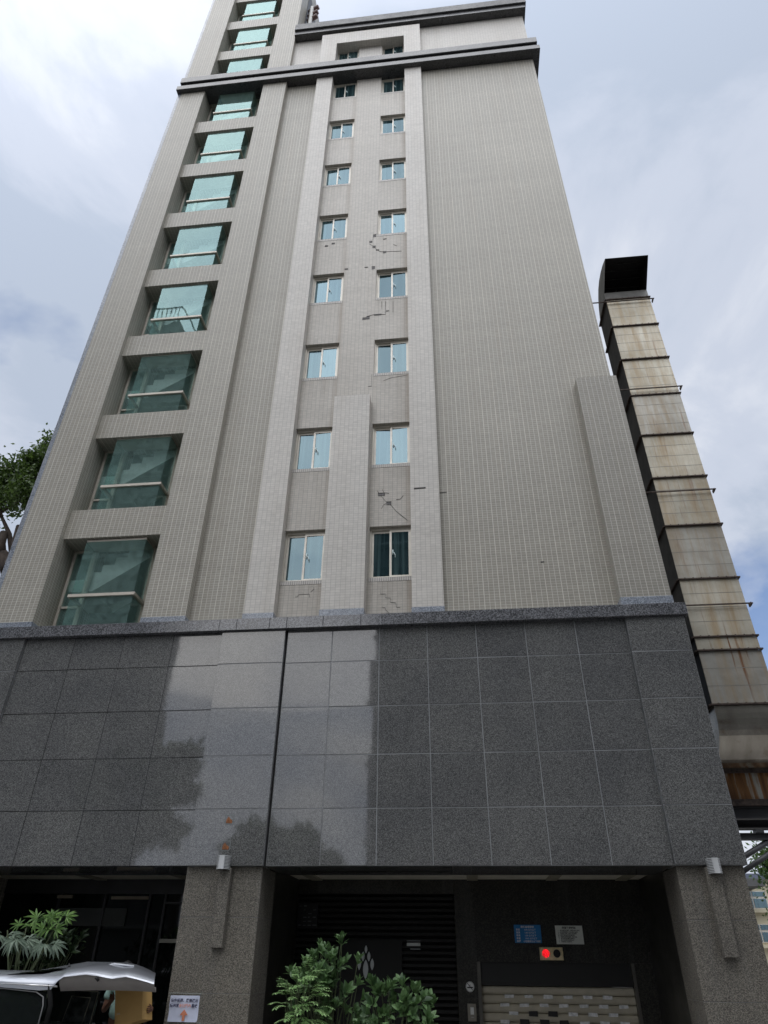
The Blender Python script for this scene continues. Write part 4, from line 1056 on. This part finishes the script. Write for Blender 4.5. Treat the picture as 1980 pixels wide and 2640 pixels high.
tree('garden_tree', 'dense green tree under the duct support frame at the right edge', (11.0, 12, GZ), (10.8, 12, 2.6), 0.16,
     [((10.6, 12, 3.9), (1.2, 1.0, 0.9), 1.0), ((9.8, 12, 4.35), (0.7, 0.7, 0.5), 0.6), ((9.75, 12, 3.7), (0.45, 0.6, 0.4), 0.35), ((10.0, 12, 3.2), (0.45, 0.5, 0.45), 0.4), ((11.6, 12, 4.3), (1.0, 1.0, 1.0), 0.6)],
     3200, 0.13, 'leaf_tree2', rnd, [((10.8, 12, 2.4), (10.0, 12, 4.0), 0.06), ((10.8, 12, 2.5), (11.4, 12, 4.2), 0.07)])

# ------------------------------------------------------------------ shrubs in front of the entrance
def rosette(mb, p, axis, n_, L, W, rnd, spread=1.0, bend=0.18, wide=0.62):
    axis = axis.normalized(); a = axis.orthogonal().normalized(); b = axis.cross(a)
    ph = rnd.uniform(0, 6.28)
    for k in range(n_):
        t_ = ph+2.4*k; el = rnd.uniform(0.1, 0.9)*spread*(0.4+0.6*k/n_)
        d = (a*math.cos(t_)+b*math.sin(t_))*el*1.4+axis*(1-el*0.7)
        leaf(mb, p-axis*0.02*k/n_*3, d, axis, L*rnd.uniform(0.75, 1.15), W*rnd.uniform(0.8, 1.15), bend, wide)
def shrub(name, label, base, blobs, nros, L, W, mat, rnd):
    t = thing(name, label, 'shrub', base)
    lf, st = MB(), MB(); b = Vector(base)
    for c, rad, wgt in blobs:
        c = Vector(c)
        for q in range(int(nros*wgt)):
            u = rv(rnd).normalized()*(rnd.random()**0.4); p = c+Vector((u.x*rad[0], u.y*rad[1], u.z*rad[2]))
            ax = (p-c).normalized()*0.7+Vector((0, -0.25, 0.75))
            rosette(lf, p, ax, rnd.randint(6, 9), L, W, rnd)
            if q % 2 == 0: st.tube([(b.x+(p.x-b.x)*0.25, b.y, b.z), b.lerp(p, 0.6)+rv(rnd, 0.04), p], [0.014, 0.01, 0.006], 5, caps=False)
    part(st, 'stems', 'stem', t, recalc=False); part(lf, 'foliage', mat, t, recalc=False)
    return t
rnd = random.Random(23)
shrub('broadleaf_shrub', 'tall dark broad leaved shrub behind the feathery bush in front of the shutter', (-2.2, -0.35, GZ), [((-2.35, -0.35, 1.45), (0.38, 0.3, 0.36), 1.0), ((-2.0, -0.3, 1.2), (0.42, 0.3, 0.55), 0.8), ((-2.7, -0.25, 1.25), (0.3, 0.25, 0.3), 0.35), ((-2.05, -0.3, 1.75), (0.1, 0.1, 0.16), 0.12), ((-2.2, -0.4, 0.6), (0.7, 0.3, 0.5), 0.7)], 27, 0.17, 0.076, 'leaf_broad', rnd)
shrub('broadleaf_shrub', 'rightmost low broad leaved shrub beside the car entrance shutter', (-1.1, -0.7, GZ), [((-1.4, -0.7, 1.1), (0.3, 0.25, 0.25), 0.5), ((-0.95, -0.7, 1.05), (0.3, 0.25, 0.32), 0.8), ((-0.72, -0.7, 0.8), (0.25, 0.25, 0.3), 0.4), ((-1.25, -0.75, 0.6), (0.65, 0.3, 0.4), 0.9)], 29, 0.17, 0.078, 'leaf_broad', rnd)
# feathery bush
t = thing('feathery_shrub', 'bright green feathery shrub with drooping pinnate leaves left of the broad leaved shrubs', 'shrub', (-2.65, -0.75, GZ))
lf, st = MB(), MB()
for q in range(85):
    u = rv(rnd).normalized()*(rnd.random()**0.4); p = Vector((-2.56+u.x*0.30, -0.8+u.y*0.28, 0.98+u.z*0.52))
    if p.z > 1.25: p.x = -2.50+(p.x+2.56)*0.7
    d = (p-Vector((-2.6, -0.7, 0.8))); d.z *= 0.5; d = d.normalized()+Vector((0, -0.35, 0.15)); d.normalize()
    nl = 7; prev = p
    if q % 3 == 0: st.tube([(-2.62, -0.72, GZ), Vector((-2.62, -0.72, 0.2)).lerp(p, 0.6), p], [0.012, 0.008, 0.004], 4, caps=False)
    for k in range(nl):
        d2 = (d+Vector((0, 0, -0.13*k))).normalized(); nxt = prev+d2*0.032; s_ = d2.cross(Vector((0, 0, 1)));
        s_ = s_.normalized() if s_.length > 1e-3 else Vector((1, 0, 0))
        for sg in (-1, 1): leaf(lf, nxt, s_*sg+d2*0.55+Vector((0, 0, -0.15)), Vector((0, 0, 1)), 0.075*rnd.uniform(.8, 1.1)*(1-0.04*k), 0.026, 0.12, 0.5)
        st.tube([prev, nxt], 0.0025, 3, caps=False); prev = nxt
    leaf(lf, prev, d2, Vector((0, 0, 1)), 0.07, 0.025, 0.1, 0.5)
part(st, 'stems', 'stem', t, recalc=False); part(lf, 'foliage', 'leaf_pin', t, recalc=False)
# lobed plant by the shop
def lobed(lf, p, ax, R0, rnd, droop=0.5):
    """one hand-shaped leaf with seven lobes"""
    face = Vector((rnd.uniform(-.3, .3), -0.85, 0.5)).normalized(); ax = ax.normalized(); a = ax.cross(face)
    a = a.normalized() if a.length > 1e-3 else Vector((1, 0, 0)); up = face
    for k in range(-3, 4):
        an = k*0.52; d = ax*math.cos(an)+a*math.sin(an)-Vector((0, 0, droop*0.35)); leaf(lf, p, d, up, R0*(1-0.09*abs(k)), R0*0.17, droop*0.5, 0.5)
t = thing('lobed_leaf_plant', 'tall plant with hand shaped leaves above the open hatchback', 'plant', (-7.5, -0.2, GZ))
for mat, spots, nm in (('leaf_palm', [((-7.25, -0.2, 2.10), 6, 0.21), ((-6.98, -0.2, 2.12), 6, 0.20), ((-7.05, -0.3, 1.93), 5, 0.20), ((-7.6, -0.1, 2.0), 4, 0.2)], 'upper_leaves'), ('leaf_grey', [((-7.40, -0.5, 1.84), 4, 0.30), ((-6.92, -0.5, 1.78), 4, 0.27), ((-7.75, -0.4, 1.9), 4, 0.27)], 'lower_leaves')):
    lf = MB()
    for p, n_, R0 in spots:
        for k in range(n_):
            an = 2*math.pi*k/n_+rnd.uniform(-.3, .3); dr = Vector((math.cos(an), math.sin(an)*0.8-0.2, 0.35 if nm == 'upper_leaves' else -0.15))
            lobed(lf, Vector(p)+dr*0.12, dr, R0*rnd.uniform(.8, 1.1), rnd, 0.5 if nm == 'upper_leaves' else 1.1)
    part(lf, nm, mat, t, recalc=False)
st = MB()
for p in ((-7.22, -0.2, 2.12), (-6.98, -0.2, 2.1), (-7.45, -0.5, 1.8), (-6.92, -0.5, 1.76), (-7.6, -0.1, 2.0), (-7.75, -.4, 1.95)): st.tube([(-7.5, -0.0, GZ), (-7.45+0.3*(p[0]+7.1), -0.1, 1.2), p], [0.03, 0.02, 0.01], 6)
part(st, 'stems', 'stem', t)
shrub('entrance_bush', 'dark leafy bush behind the open hatchback below the hand shaped leaves', (-7.9, 0.6, GZ), [((-7.2, 0.6, 1.75), (0.35, 0.3, 0.35), 0.7), ((-7.8, 0.7, 1.5), (0.5, 0.3, 0.6), 0.8)], 40, 0.16, 0.06, leafmat('deep_green_leaves', (0.012, 0.03, 0.012), (0.035, 0.06, 0.02), 0.1), rnd)

# ------------------------------------------------------------------ parked hatchback with its tailgate up
silver = Mat('silver_paint'); silver.set(Metallic=0.55, Roughness=0.28, Base_Color=(0.46, 0.48, 0.52, 1)); silver.b.inputs['Coat Weight'].default_value = 0.6
silver.bump(silver.noise(1.2, 2), 0.03, 0.02); silver = silver.m
tint = Mat('tinted_car_glass'); tint.set(Base_Color=(0.01, 0.012, 0.012, 1), Roughness=0.04); tint = tint.m
trim = plain('grey_trim', (0.33, 0.31, 0.29), 0.6); rub = plain('tyre_rubber', (0.02, 0.02, 0.02), 0.8)
CY0, CY1 = -1.72, -0.08
car = thing('hatchback_car', 'silver hatchback car with its tailgate raised at the lower left corner', 'car', (-8.2, (CY0+CY1)/2, GZ))
def shell(prof_fn, xs, inset=0.0):
    mb = MB(); ring = []
    for x in xs:
        zs = prof_fn(x)
        ring.append([p if len(p) == 3 else (x, *p) for p in zs])
    n_ = len(ring[0])
    vs = [v for r in ring for v in r]
    mb.add(vs, [(i*n_+k, i*n_+k+1, (i+1)*n_+k+1, (i+1)*n_+k) for i in range(len(xs)-1) for k in range(n_-1)], True)
    return mb
belt = 0.72
xs = [-6.02, -6.3, -7.0, -8.0, -9.0, -9.6, -10.1, -10.35]
def low(x):
    f = max(0.0, (-9.4-x)/0.95); top = belt-0.28*f*f; w0 = 0.04*f; y0, y1 = CY0+w0, CY1-w0
    return [(y0+.06, 0.0), (y0, 0.12), (y0-.02, 0.45), (y0+.02, top), (y1-.02, top), (y1+.02, 0.45), (y1, 0.12), (y1-.06, 0.0)]
mb = shell(low, xs); e = low(-6.02); mb.add([(-6.02, *p) for p in e], [tuple(range(len(e)))]); e = low(-10.35); mb.add([(-10.35, *p) for p in e], [tuple(range(len(e)))])
part(mb, 'body', silver, car)
# roof, pillars and side glass
def roof(x):
    f = max(0.0, (-8.9-x)/0.75); z = 1.335-0.10*f*f-0.02*max(0, (x+6.9)/0.85); y0, y1 = CY0+0.16, CY1-0.16
    return [(y0-.03, z-.10), (y0, z-.02), (y0+.12, z+.035), ((y0+y1)/2, z+.07), (y1-.12, z+.035), (y1, z-.02), (y1+.03, z-.10)]
part(shell(roof, [-6.08, -6.5, -7.2, -8.0, -8.9, -9.3, -9.6]), 'roof', silver, car)
gl = MB()
for sg, y in ((0, CY0), (1, CY1)):
    yt = CY0+0.135 if sg == 0 else CY1-0.135; yb = CY0+0.03 if sg == 0 else CY1-0.03
    pts = [(-9.95, yb, belt+.01), (-6.16, yb, belt+.01), (-6.08, yb+(yt-yb)*.5, 0.98), (-6.16, yt, 1.16), (-6.6, yt, 1.205), (-7.6, yt, 1.235), (-9.2, yt, 1.21)]
    if sg == 0: part(MB().add(pts, [tuple(range(len(pts)))]), 'side_window', tint, car)
pil_ = MB()
for y, yt in ((CY0+0.02, CY0+0.13), (CY1-0.02, CY1-0.13)):
    pil_.tube([(-6.0, y, belt), (-6.02, (y+yt)/2, 1.0), (-6.14, yt, 1.24)], 0.035, 8)
part(pil_, 'rear_pillar', plain('matt_black_pillar', (0.012, 0.012, 0.012), 0.9, spec=0.1), car)
part(MB().tube([(-6.10, CY0+0.0, 0.72), (-6.12, CY0+0.05, 1.0), (-6.17, CY0+0.09, 1.10), (-6.3, CY0+0.105, 1.155), (-6.8, CY0+0.105, 1.19), (-7.8, CY0+0.105, 1.20)], 0.008, 6), 'window_seal', plain('grey_seal', (0.2, 0.2, 0.2), 0.5), car)
part(MB().tube([(-6.0, CY0+0.10, 1.225), (-6.5, CY0+0.105, 1.24), (-8.0, CY0+0.105, 1.262)], 0.012, 6), 'chrome_strip', plain('chrome', (0.7, 0.7, 0.7), 0.2, 0.9), car)
pts = [(-9.6, CY0+.17, 1.23), (-9.6, CY1-.17, 1.23), (-10.05, CY1-.08, belt-.1), (-10.05, CY0+.08, belt-.1)]
part(MB().add(pts, [(0, 1, 2, 3)]), 'windscreen', tint, car)
part(MB().box(-9.5, -6.2, CY0+.1, CY1-.1, 0.15, 0.45), 'cabin_floor', 'black', car)
part(MB().box(-7.6, -7.3, CY0+.14, CY1-.14, 0.45, 1.1), 'rear_seat', 'black', car)
part(MB().box(-6.4, -6.2, CY1-.13, CY1-.10, 0.75, 1.12), 'far_side_window', plain('plastic_sheeted_pane', (0.07, 0.085, 0.08), 0.25, var=0.5, scale=12), car)
for x in (-6.95, -9.55):
    for y in (CY0-0.01, CY1-0.19):
        wmb = MB().tube([(x, y, GZ+0.31), (x, y+0.2, GZ+0.31)], 0.31, 24); o = part(wmb, 'wheel', rub, car)
        rim = MB().tube([(x, y-0.006, GZ+0.31), (x, y+0.206, GZ+0.31)], 0.2, 20); sub(rim, 'rim', plain('alloy', (0.5, 0.5, 0.5), 0.3, 0.8), o)
for y in (CY0+0.05, CY1-0.25): part(MB().box(-6.018, -6.0, y, y+0.2, 0.45, 0.66), 'tail_lamp', plain('tail_lamp_red', (0.35, 0.01, 0.01), 0.2), car)
# tailgate: an arched shell with a turned-down rim
def near_edge(x):
    P0 = [(-6.95, 1.285), (-6.25, 1.25), (-6.08, 1.262), (-5.93, 1.36), (-5.6, 1.392), (-5.42, 1.378), (-5.2, 1.345), (-5.0, 1.372), (-4.78, 1.335), (-4.55, 1.28)]
    for (a, b), (c, d) in zip(P0[:-1], P0[1:]):
        if a <= x <= c: return b+(d-b)*(x-a)/(c-a)
    return P0[-1][1]
xs = [-6.95, -6.6, -6.25, -6.08, -6.0, -5.93, -5.8, -5.6, -5.42, -5.3, -5.2, -5.1, -5.0, -4.85, -4.7, -4.58]
def gate(x):
    n_ = near_edge(x); y0 = CY0+0.10+0.09*max(0, (x+5.4)); y1 = CY1-0.12-0.12*max(0, (x+5.4)); t_ = min(1.0, max(0.0, (x+6.95)/0.6)); u = max(0, (x+5.5)/0.95)
    far = 1.38+0.125*t_-0.15*u*u; c_ = max(n_, far)+0.03
    lip = 0.075 if x < -6.05 else 0.02
    sk_ = 0.5*min(1.0, max(0.0, (x+6.2)/1.6))
    pts_ = [(y0-0.012, n_-lip), (y0-0.004, n_-lip*0.4), (y0, n_), (y0+0.15, n_*0.6+far*0.4+.015), ((y0+y1)/2, (n_+far)/2+0.04), (y1-0.15, far+0.02), (y1, far-0.03)]
    return [(x-sk_*(p[0]-y0)/(y1-y0), *p) for p in pts_]
tg = part(shell(gate, xs), 'tailgate', silver, car)
sk = MB(); vs = []; kx = [x for x in xs if x >= -6.05]
for x in kx:
    g_ = gate(x); y0 = g_[2][1]; z = g_[2][2]; xf = x-0.5*min(1.0, max(0.0, (x+6.2)/1.6))*0.85
    e_ = 1.165+0.02*math.sin((x+6)*2)
    vs += [(x-.0, y0+.012, z-.004), (x, y0+.035, z-.05), (x+.0, y0+.13, min(z-.06, e_)), (xf, CY1-.3, min(z-.03, e_+.03))]
sk.add(vs, [(i*4+k, i*4+k+1, (i+1)*4+k+1, (i+1)*4+k) for i in range(len(kx)-1) for k in range(3)], True)
sub(sk, 'inner_trim', trim, tg).location = (0, 0, 0)
wp = MB().tube([(-5.75, -0.75, 1.47), (-5.58, -0.78, 1.50), (-5.25, -0.8, 1.475)], 0.014, 6); sub(wp, 'rear_wiper', plain('pale_wiper', (0.6, 0.62, 0.65), 0.4), tg)
pl = MB().add([(-6.9, CY0+.25, 1.36), (-6.35, CY0+.25, 1.40), (-6.35, CY1-.25, 1.475), (-6.9, CY1-.25, 1.41)], [(0, 1, 2, 3)]); sub(pl, 'rear_window', tint, tg)
hk = MB(); hk.tube([(-5.44, -1.63, 1.34), (-5.40, -1.60, 1.30)], 0.02, 6); sub(hk, 'latch', 'black', tg)
an = MB().tube([(-6.35, -0.7, 1.42), (-6.37, -0.7, 1.50)], [0.03, 0.008], 8); part(an, 'roof_antenna', 'black', car)

# plastic wrapped panel standing behind the tailgate
wp_ = thing('wrapped_panel', 'upright plastic wrapped panel with taped edges under the open tailgate', 'panel', (-6.15, -0.35, GZ))
shm = Mat('cloudy_plastic'); shm.set(Roughness=0.15); shm.col(shm.ramp(shm.noise(7, 5, 0.6), [(0.4, (0.02, 0.024, 0.023)), (0.75, (0.12, 0.135, 0.125))])); shm = shm.m
part(MB().prism([(-6.42, GZ), (-6.05, GZ), (-5.93, 1.13), (-6.30, 1.14)], -0.36, -0.34, 'y'), 'sheet', shm, wp_)
part(MB().prism([(-6.44, 0.70), (-6.10, 0.69), (-6.04, 1.05), (-6.36, 1.07)], -0.40, -0.37, 'y'), 'wrapped_pad', shm, wp_)
mb = MB()
for a, b in (((-6.30, 1.14), (-5.93, 1.13)), ((-5.93, 1.13), (-6.05, GZ)), ((-6.44, .70), (-6.10, .69)), ((-6.10, .69), (-6.04, 1.05)), ((-6.04, 1.05), (-6.36, 1.07)), ((-6.36, 1.07), (-6.44, .70))):
    mb.tube([(a[0], -0.405, a[1]), (b[0], -0.405, b[1])], 0.007, 5)
part(mb, 'taped_edges', plain('dull_tape', (0.22, 0.22, 0.17), 0.4), wp_)

# ------------------------------------------------------------------ person carrying a box
def skin_body(verts, edges, radii, name, mat, par, loc, levels=2, root=0):
    me = bpy.data.meshes.new(name); me.from_pydata(verts, edges, []); o = bpy.data.objects.new(name, me); COL.objects.link(o)
    sk_ = o.modifiers.new('skin', 'SKIN'); sk_.use_smooth_shade = True
    for v, r_ in zip(me.skin_vertices[0].data, radii): v.radius = r_ if isinstance(r_, tuple) else (r_, r_); v.use_root = False
    me.skin_vertices[0].data[root].use_root = True
    su = o.modifiers.new('sub', 'SUBSURF'); su.levels = levels; su.render_levels = levels
    bpy.context.view_layer.update()
    m2 = bpy.data.meshes.new_from_object(o.evaluated_get(bpy.context.evaluated_depsgraph_get())); bpy.data.objects.remove(o)
    m2.name = name; m2.materials.clear(); m2.materials.append(mat)
    for p in m2.polygons: p.use_smooth = True
    q = bpy.data.objects.new(name, m2); COL.objects.link(q); q.parent = par; q.location = loc; return q
skin_m = plain('skin', (0.20, 0.10, 0.065), 0.55, var=0.1); shirt_m = plain('mint_cotton', (0.40, 0.60, 0.53), 0.8, var=0.08, scale=8, bump=0.15)
pant_m = plain('dark_trousers', (0.02, 0.022, 0.03), 0.85); hair_m = plain('black_hair', (0.01, 0.009, 0.008), 0.6); shoe_m = plain('dark_shoes', (0.03, 0.03, 0.03), 0.6)
PXC, PYC = -5.80, 0.22
per = thing('person', 'person in a mint green shirt carrying a large cardboard box beside the open tailgate', 'person', (PXC, PYC, GZ))
# local frame: x right in the picture, y away from the street, z from the ground
bv = [(0,0,.93),(0,0,1.10),(0,0,1.30),(0,.0,1.42),(0,-.01,1.50),(0,-.035,1.60),(0,-.035,1.68),
      (-.17,0,1.40),(-.225,-.02,1.24),(-.25,-.05,1.05),(-.12,-.21,1.14),(.015,-.34,1.25),
      (.17,0,1.40),(.26,-.03,1.25),(.40,-.09,1.10),(.57,-.22,1.08),(.685,-.33,1.10),
      (-.09,0,.86),(-.10,-.01,.50),(-.105,.02,.10),(-.11,-.09,.045),(.09,0,.86),(.10,-.01,.50),(.105,.02,.10),(.11,-.09,.045)]
be = [(0,1),(1,2),(2,3),(3,4),(4,5),(5,6),(3,7),(7,8),(8,9),(9,10),(10,11),(3,12),(12,13),(13,14),(14,15),(15,16),(0,17),(17,18),(18,19),(19,20),(0,21),(21,22),(22,23),(23,24)]
br = [(.15,.10),(.14,.095),(.155,.10),(.10,.075),.055,(.072,.09),(.062,.075),.062,.048,.042,.036,.032,.062,.048,.042,.036,.032,.08,.058,.042,.04,.08,.058,.042,.04]
body = skin_body(bv, be, br, 'body', skin_m, per, (0,0,0))
sv = [(0,0,.90),(0,0,1.10),(0,0,1.30),(0,0,1.405),(-.17,0,1.395),(-.225,-.012,1.29),(-.25,-.03,1.19),(.17,0,1.395),(.24,-.02,1.29),(.30,-.05,1.19)]
skin_body(sv, [(0,1),(1,2),(2,3),(3,4),(4,5),(5,6),(3,7),(7,8),(8,9)], [(.19,.135),(.175,.125),(.185,.125),(.12,.09),.085,.074,.076,.085,.074,.076], 'shirt', shirt_m, per, (0,0,0))
skin_body([(0,0,.94),(-.095,0,.84),(-.105,-.01,.50),(-.11,.02,.09),(.095,0,.84),(.105,-.01,.50),(.11,.02,.09)], [(0,1),(1,2),(2,3),(0,4),(4,5),(5,6)], [(.165,.12),.105,.08,.068,.105,.08,.068], 'trousers', pant_m, per, (0,0,0))
hm = MB()
for i in range(9):
    for k in range(16):
        th_ = math.pi*0.56*i/8; ph = 2*math.pi*k/16; r_ = 0.092
        hm.v.append((r_*math.sin(th_)*math.cos(ph), -.02+r_*1.12*math.sin(th_)*math.sin(ph)+0.012*(i/8), 1.652+r_*1.05*math.cos(th_)))
for i in range(8):
    for k in range(16):
        hm.f.append((i*16+k, i*16+(k+1) % 16, (i+1)*16+(k+1) % 16, (i+1)*16+k)); hm.smooth.append(True)
o = hm.obj('hair', hair_m); o.parent = per
fc = MB()
for sx in (-1, 1): fc.tube([(sx*.032, -.118, 1.618), (sx*.032, -.124, 1.618)], 0.010, 8)
o = fc.obj('eyes', hair_m); o.parent = per
nz_ = MB().tube([(0, -.115, 1.625), (0, -.145, 1.585), (0, -.115, 1.575)], [.008, .014, .008], 8); o = nz_.obj('nose', skin_m); o.parent = per
mo = MB().tube([(-.022, -.118, 1.548), (0, -.126, 1.546), (.022, -.118, 1.548)], .006, 6); o = mo.obj('mouth', plain('lips', (0.2, 0.07, 0.055), 0.5)); o.parent = per
ea = MB()
for sx in (-1, 1): ea.tube([(sx*.078, -.02, 1.60), (sx*.092, -.015, 1.615), (sx*.088, -.012, 1.64)], [.012, .016, .01], 6)
o = ea.obj('ears', skin_m); o.parent = per
for sx in (-1, 1):
    wx, wz = (.015, 1.25) if sx < 0 else (.685, 1.10); ox, oz = wx-sx*.235, wz-1.0
    hv, he, hr = [(sx*.235, -.335, 1.0), (sx*.245, -.38, 1.005), (sx*.25, -.42, 1.01)], [(0, 1), (1, 2)], [.03, (.022, .036), (.016, .036)]
    for f_, (dz, ln) in enumerate(((.034, .072), (.012, .082), (-.011, .076), (-.033, .060))):
        k0 = len(hv); hv += [(sx*.25, -.435, 1.01+dz), (sx*.251, -.435-ln*.5, 1.012+dz*1.1), (sx*.235, -.435-ln*.85, 1.012+dz*1.1), (sx*.222, -.435-ln, 1.012+dz*1.1)]
        he += [(2, k0), (k0, k0+1), (k0+1, k0+2), (k0+2, k0+3)]; hr += [.0095, .009, .0085, .0075]
    k0 = len(hv); hv += [(sx*.232, -.375, 1.04), (sx*.225, -.41, 1.066), (sx*.222, -.44, 1.075)]; he += [(1, k0), (k0, k0+1), (k0+1, k0+2)]; hr += [.012, .0105, .009]
    skin_body(hv, he, hr, 'hand', skin_m, per, (ox, 0, oz), 1)
for sx in (-1, 1):
    s_ = MB().tube([(sx*.11, .07, .045), (sx*.11, -.02, .055), (sx*.112, -.13, .045), (sx*.113, -.19, .03)], [.04, .048, .045, .025], 10); o = s_.obj('shoe', shoe_m); o.parent = per
cb_ = Mat('cardboard'); cb_.set(Roughness=0.75)
cb_.col(cb_.ramp(cb_.noise(3, 4), [(0.3, (0.56, 0.345, 0.115)), (0.7, (0.66, 0.42, 0.155))])); cb_.bump(cb_.noise(40, 2, 0.5, cb_.map(cb_.obj, (1, 1, 0.05))), 0.06, 0.005)
bx = thing('cardboard_box', 'tilted brown cardboard box held by the person beside the car', 'box', (-5.33, -0.24, 0.72))
hw, hd, hh = 0.235, 0.15, 0.255
o = MB().cbox(-hw, hw, -hd, hd, 0.0, 2*hh, 0.006).obj('carton', cb_.m); o.parent = bx
o = MB().box(-hw-.0, hw, -0.03, 0.03, 2*hh+0.001, 2*hh+0.003).obj('packing_tape', plain('brown_tape', (0.36, 0.22, 0.09), 0.3)); o.parent = bx
o = merge(MB().box(-hw+.04, -hw+.05, -hd-.002, -hd-.0005, .16, .185), MB().box(-hw+.06, -hw+.07, -hd-.002, -hd-.0005, .16, .185), MB().box(-hw+.08, -hw+.09, -hd-.002, -hd-.0005, .155, .18)).obj('printed_mark', plain('pale_print', (0.6, 0.5, 0.35), 0.7)); o.parent = bx
bx.rotation_euler = (R(-4), R(-15), R(-6))

# ------------------------------------------------------------------ low beige building far right
MT['cream'] = plain('cream_paint', (0.62, 0.56, 0.40), 0.7, scale=1)
nb = thing('neighbour_building', 'low cream building with ledges and blue windows behind the right corner', 'building', (19, 27, GZ))
part(MB().box(12.6, 26, 25, 33, GZ, 5.05), 'wall', 'cream', nb)
part(MB().box(12.4, 26.2, 24.8, 33.2, 5.06, 5.28), 'roof', plain('blue_grey_roof', (0.14, 0.16, 0.22), 0.6), nb)
part(MB().box(12.0, 13.3, 23.2, 24.99, 4.62, 4.92), 'awning', plain('grey_canopy', (0.12, 0.12, 0.12), 0.7), nb)
for z in (3.68, 2.3): part(MB().box(12.4, 26, 24.7, 24.999, z, z+0.13), 'ledge', 'cream', nb)
for zz, hh_ in ((3.83, 0.74), (2.5, 0.74)):
    for x in (12.55, 14.6, 16.6, 18.6):
        fo = part(MB().box(x, x+1.3, 24.95, 25.0, zz, zz+hh_), 'window', 'alu', nb)
        pp = MB()
        for c_ in range(2):
            for r_ in range(2): pp.box(x+.06+c_*.62, x+.62+c_*.62, 24.93, 24.949, zz+.05+(r_*.62 if r_ else 0)*hh_, zz+(0.56 if r_ == 0 else 0.95)*hh_)
        sub(pp, 'pane', 'pane', fo)
rnd = random.Random(5)
shrub('hedge_bush', 'small bright green bush in front of the cream building at the right edge', (15.4, 20, GZ), [((12.9, 20, 2.0), (0.7, 0.5, 0.8), 1.0), ((13.6, 20, 2.2), (0.8, 0.6, 1.0), 0.8), ((13.0, 20, 1.0), (0.8, 0.6, 0.9), 0.8)], 60, 0.2, 0.09, 'leaf_tree2', rnd)

# ------------------------------------------------------------------ the other side of the street (seen as reflections)
def block(name, label, x0, x1, y0, y1, z1, col, nx, nf, balcony=False):
    t = thing(name, label, 'building', ((x0+x1)/2, (y0+y1)/2, GZ), 'blocks across the street')
    part(MB().prism([(x0, y0), (x1-(11 if balcony else 0), y0), (x1, y1), (x0, y1)], GZ, z1, 'z'), 'wall', plain(name+'_wall', col, 0.8, scale=0.8), t)
    mb = MB(); dx = (x1-x0)/nx; dz = (z1-3.0)/nf
    for i in range(nx):
        for k in range(nf): mb.box(x0+i*dx+dx*.2, x0+(i+1)*dx-dx*.2, y1+.001, y1+.06, 3.2+k*dz, 3.2+k*dz+dz*.5)
    part(mb, 'window_rows', plain(name+'_windows', (0.07, 0.075, 0.075), 0.9), t); t.children[-1]['kind'] = 'stuff'
    sl_ = MB()
    for k in range(nf): sl_.box(x0-.1, x1+.1, y1+.001, y1+.4, 2.9+k*dz, 3.05+k*dz)
    part(sl_, 'floor_ledges', plain('ledge_paint', (0.25, 0.25, 0.24), 0.8), t)
    if balcony:
        x1 = -20.2; zt = 43.3; rl_ = MB()
        part(MB().box(x0, x1, y0+2, y1-0.1, z1+.001, zt), 'roof_terrace', plain('terrace_paint', (0.2, 0.2, 0.2), 0.8), t)
        path = [(x0+(x1-x0)*k/20, y1-0.2) for k in range(21)]+[(x1+.1, y1-.5), (x1+.1, y1-4)]
        for (ax_, ay_), (bx_, by_) in zip(path[:-1], path[1:]): rl_.tube([(ax_, ay_, zt+1.6), (bx_, by_, zt+1.6)], .06, 5)
        for k in range(40): xx = x0+(x1-x0)*(k+.5)/40; rl_.tube([(xx, y1-.2, zt), (xx, y1-.2, zt+1.6)], .04, 5)
        part(rl_, 'roof_railing', 'steel', t)
    return t
block('apartment_block', 'dark block with ledges across the street mirrored in the right half of the granite base', -4.3, 24, -32, -20, 25.0, (0.12, 0.12, 0.115), 10, 7)
block('apartment_block', 'taller block with roof railing mirrored in the left granite and stair glass', -34, -14.9, -32, -20, 40.5, (0.11, 0.11, 0.11), 8, 12, True)
rnd = random.Random(9)
tree('street_tree', 'round street tree across the road mirrored as a dark outline in the left granite panels', (-14.4, -18, GZ), (-14.4, -18, 6), 0.25,
     [((-14.2, -18, 8.2), (2.2, 1.6, 2.4), 1.0), ((-15.5, -18, 7), (2, 1.6, 2.2), 0.8)], 5200, 0.6, 'leaf_tree', rnd, [((-14.4, -18, 5.5), (-13.8, -18, 8), 0.1)])
tree('street_tree', 'low wide street tree across the road mirrored at the foot of the central granite panels', (-7.6, -18, GZ), (-7.6, -18, 3), 0.2,
     [((-7.4, -18, 4.6), (2.0, 1.5, 1.7), 1.0), ((-6.2, -18, 4.4), (1.0, 1.2, 1.3), 0.6), ((-9, -18, 4.8), (1.5, 1.4, 1.8), 0.8)], 5200, 0.55, 'leaf_tree', rnd, [((-7.6, -18, 2.8), (-7, -18, 4.5), 0.1)])
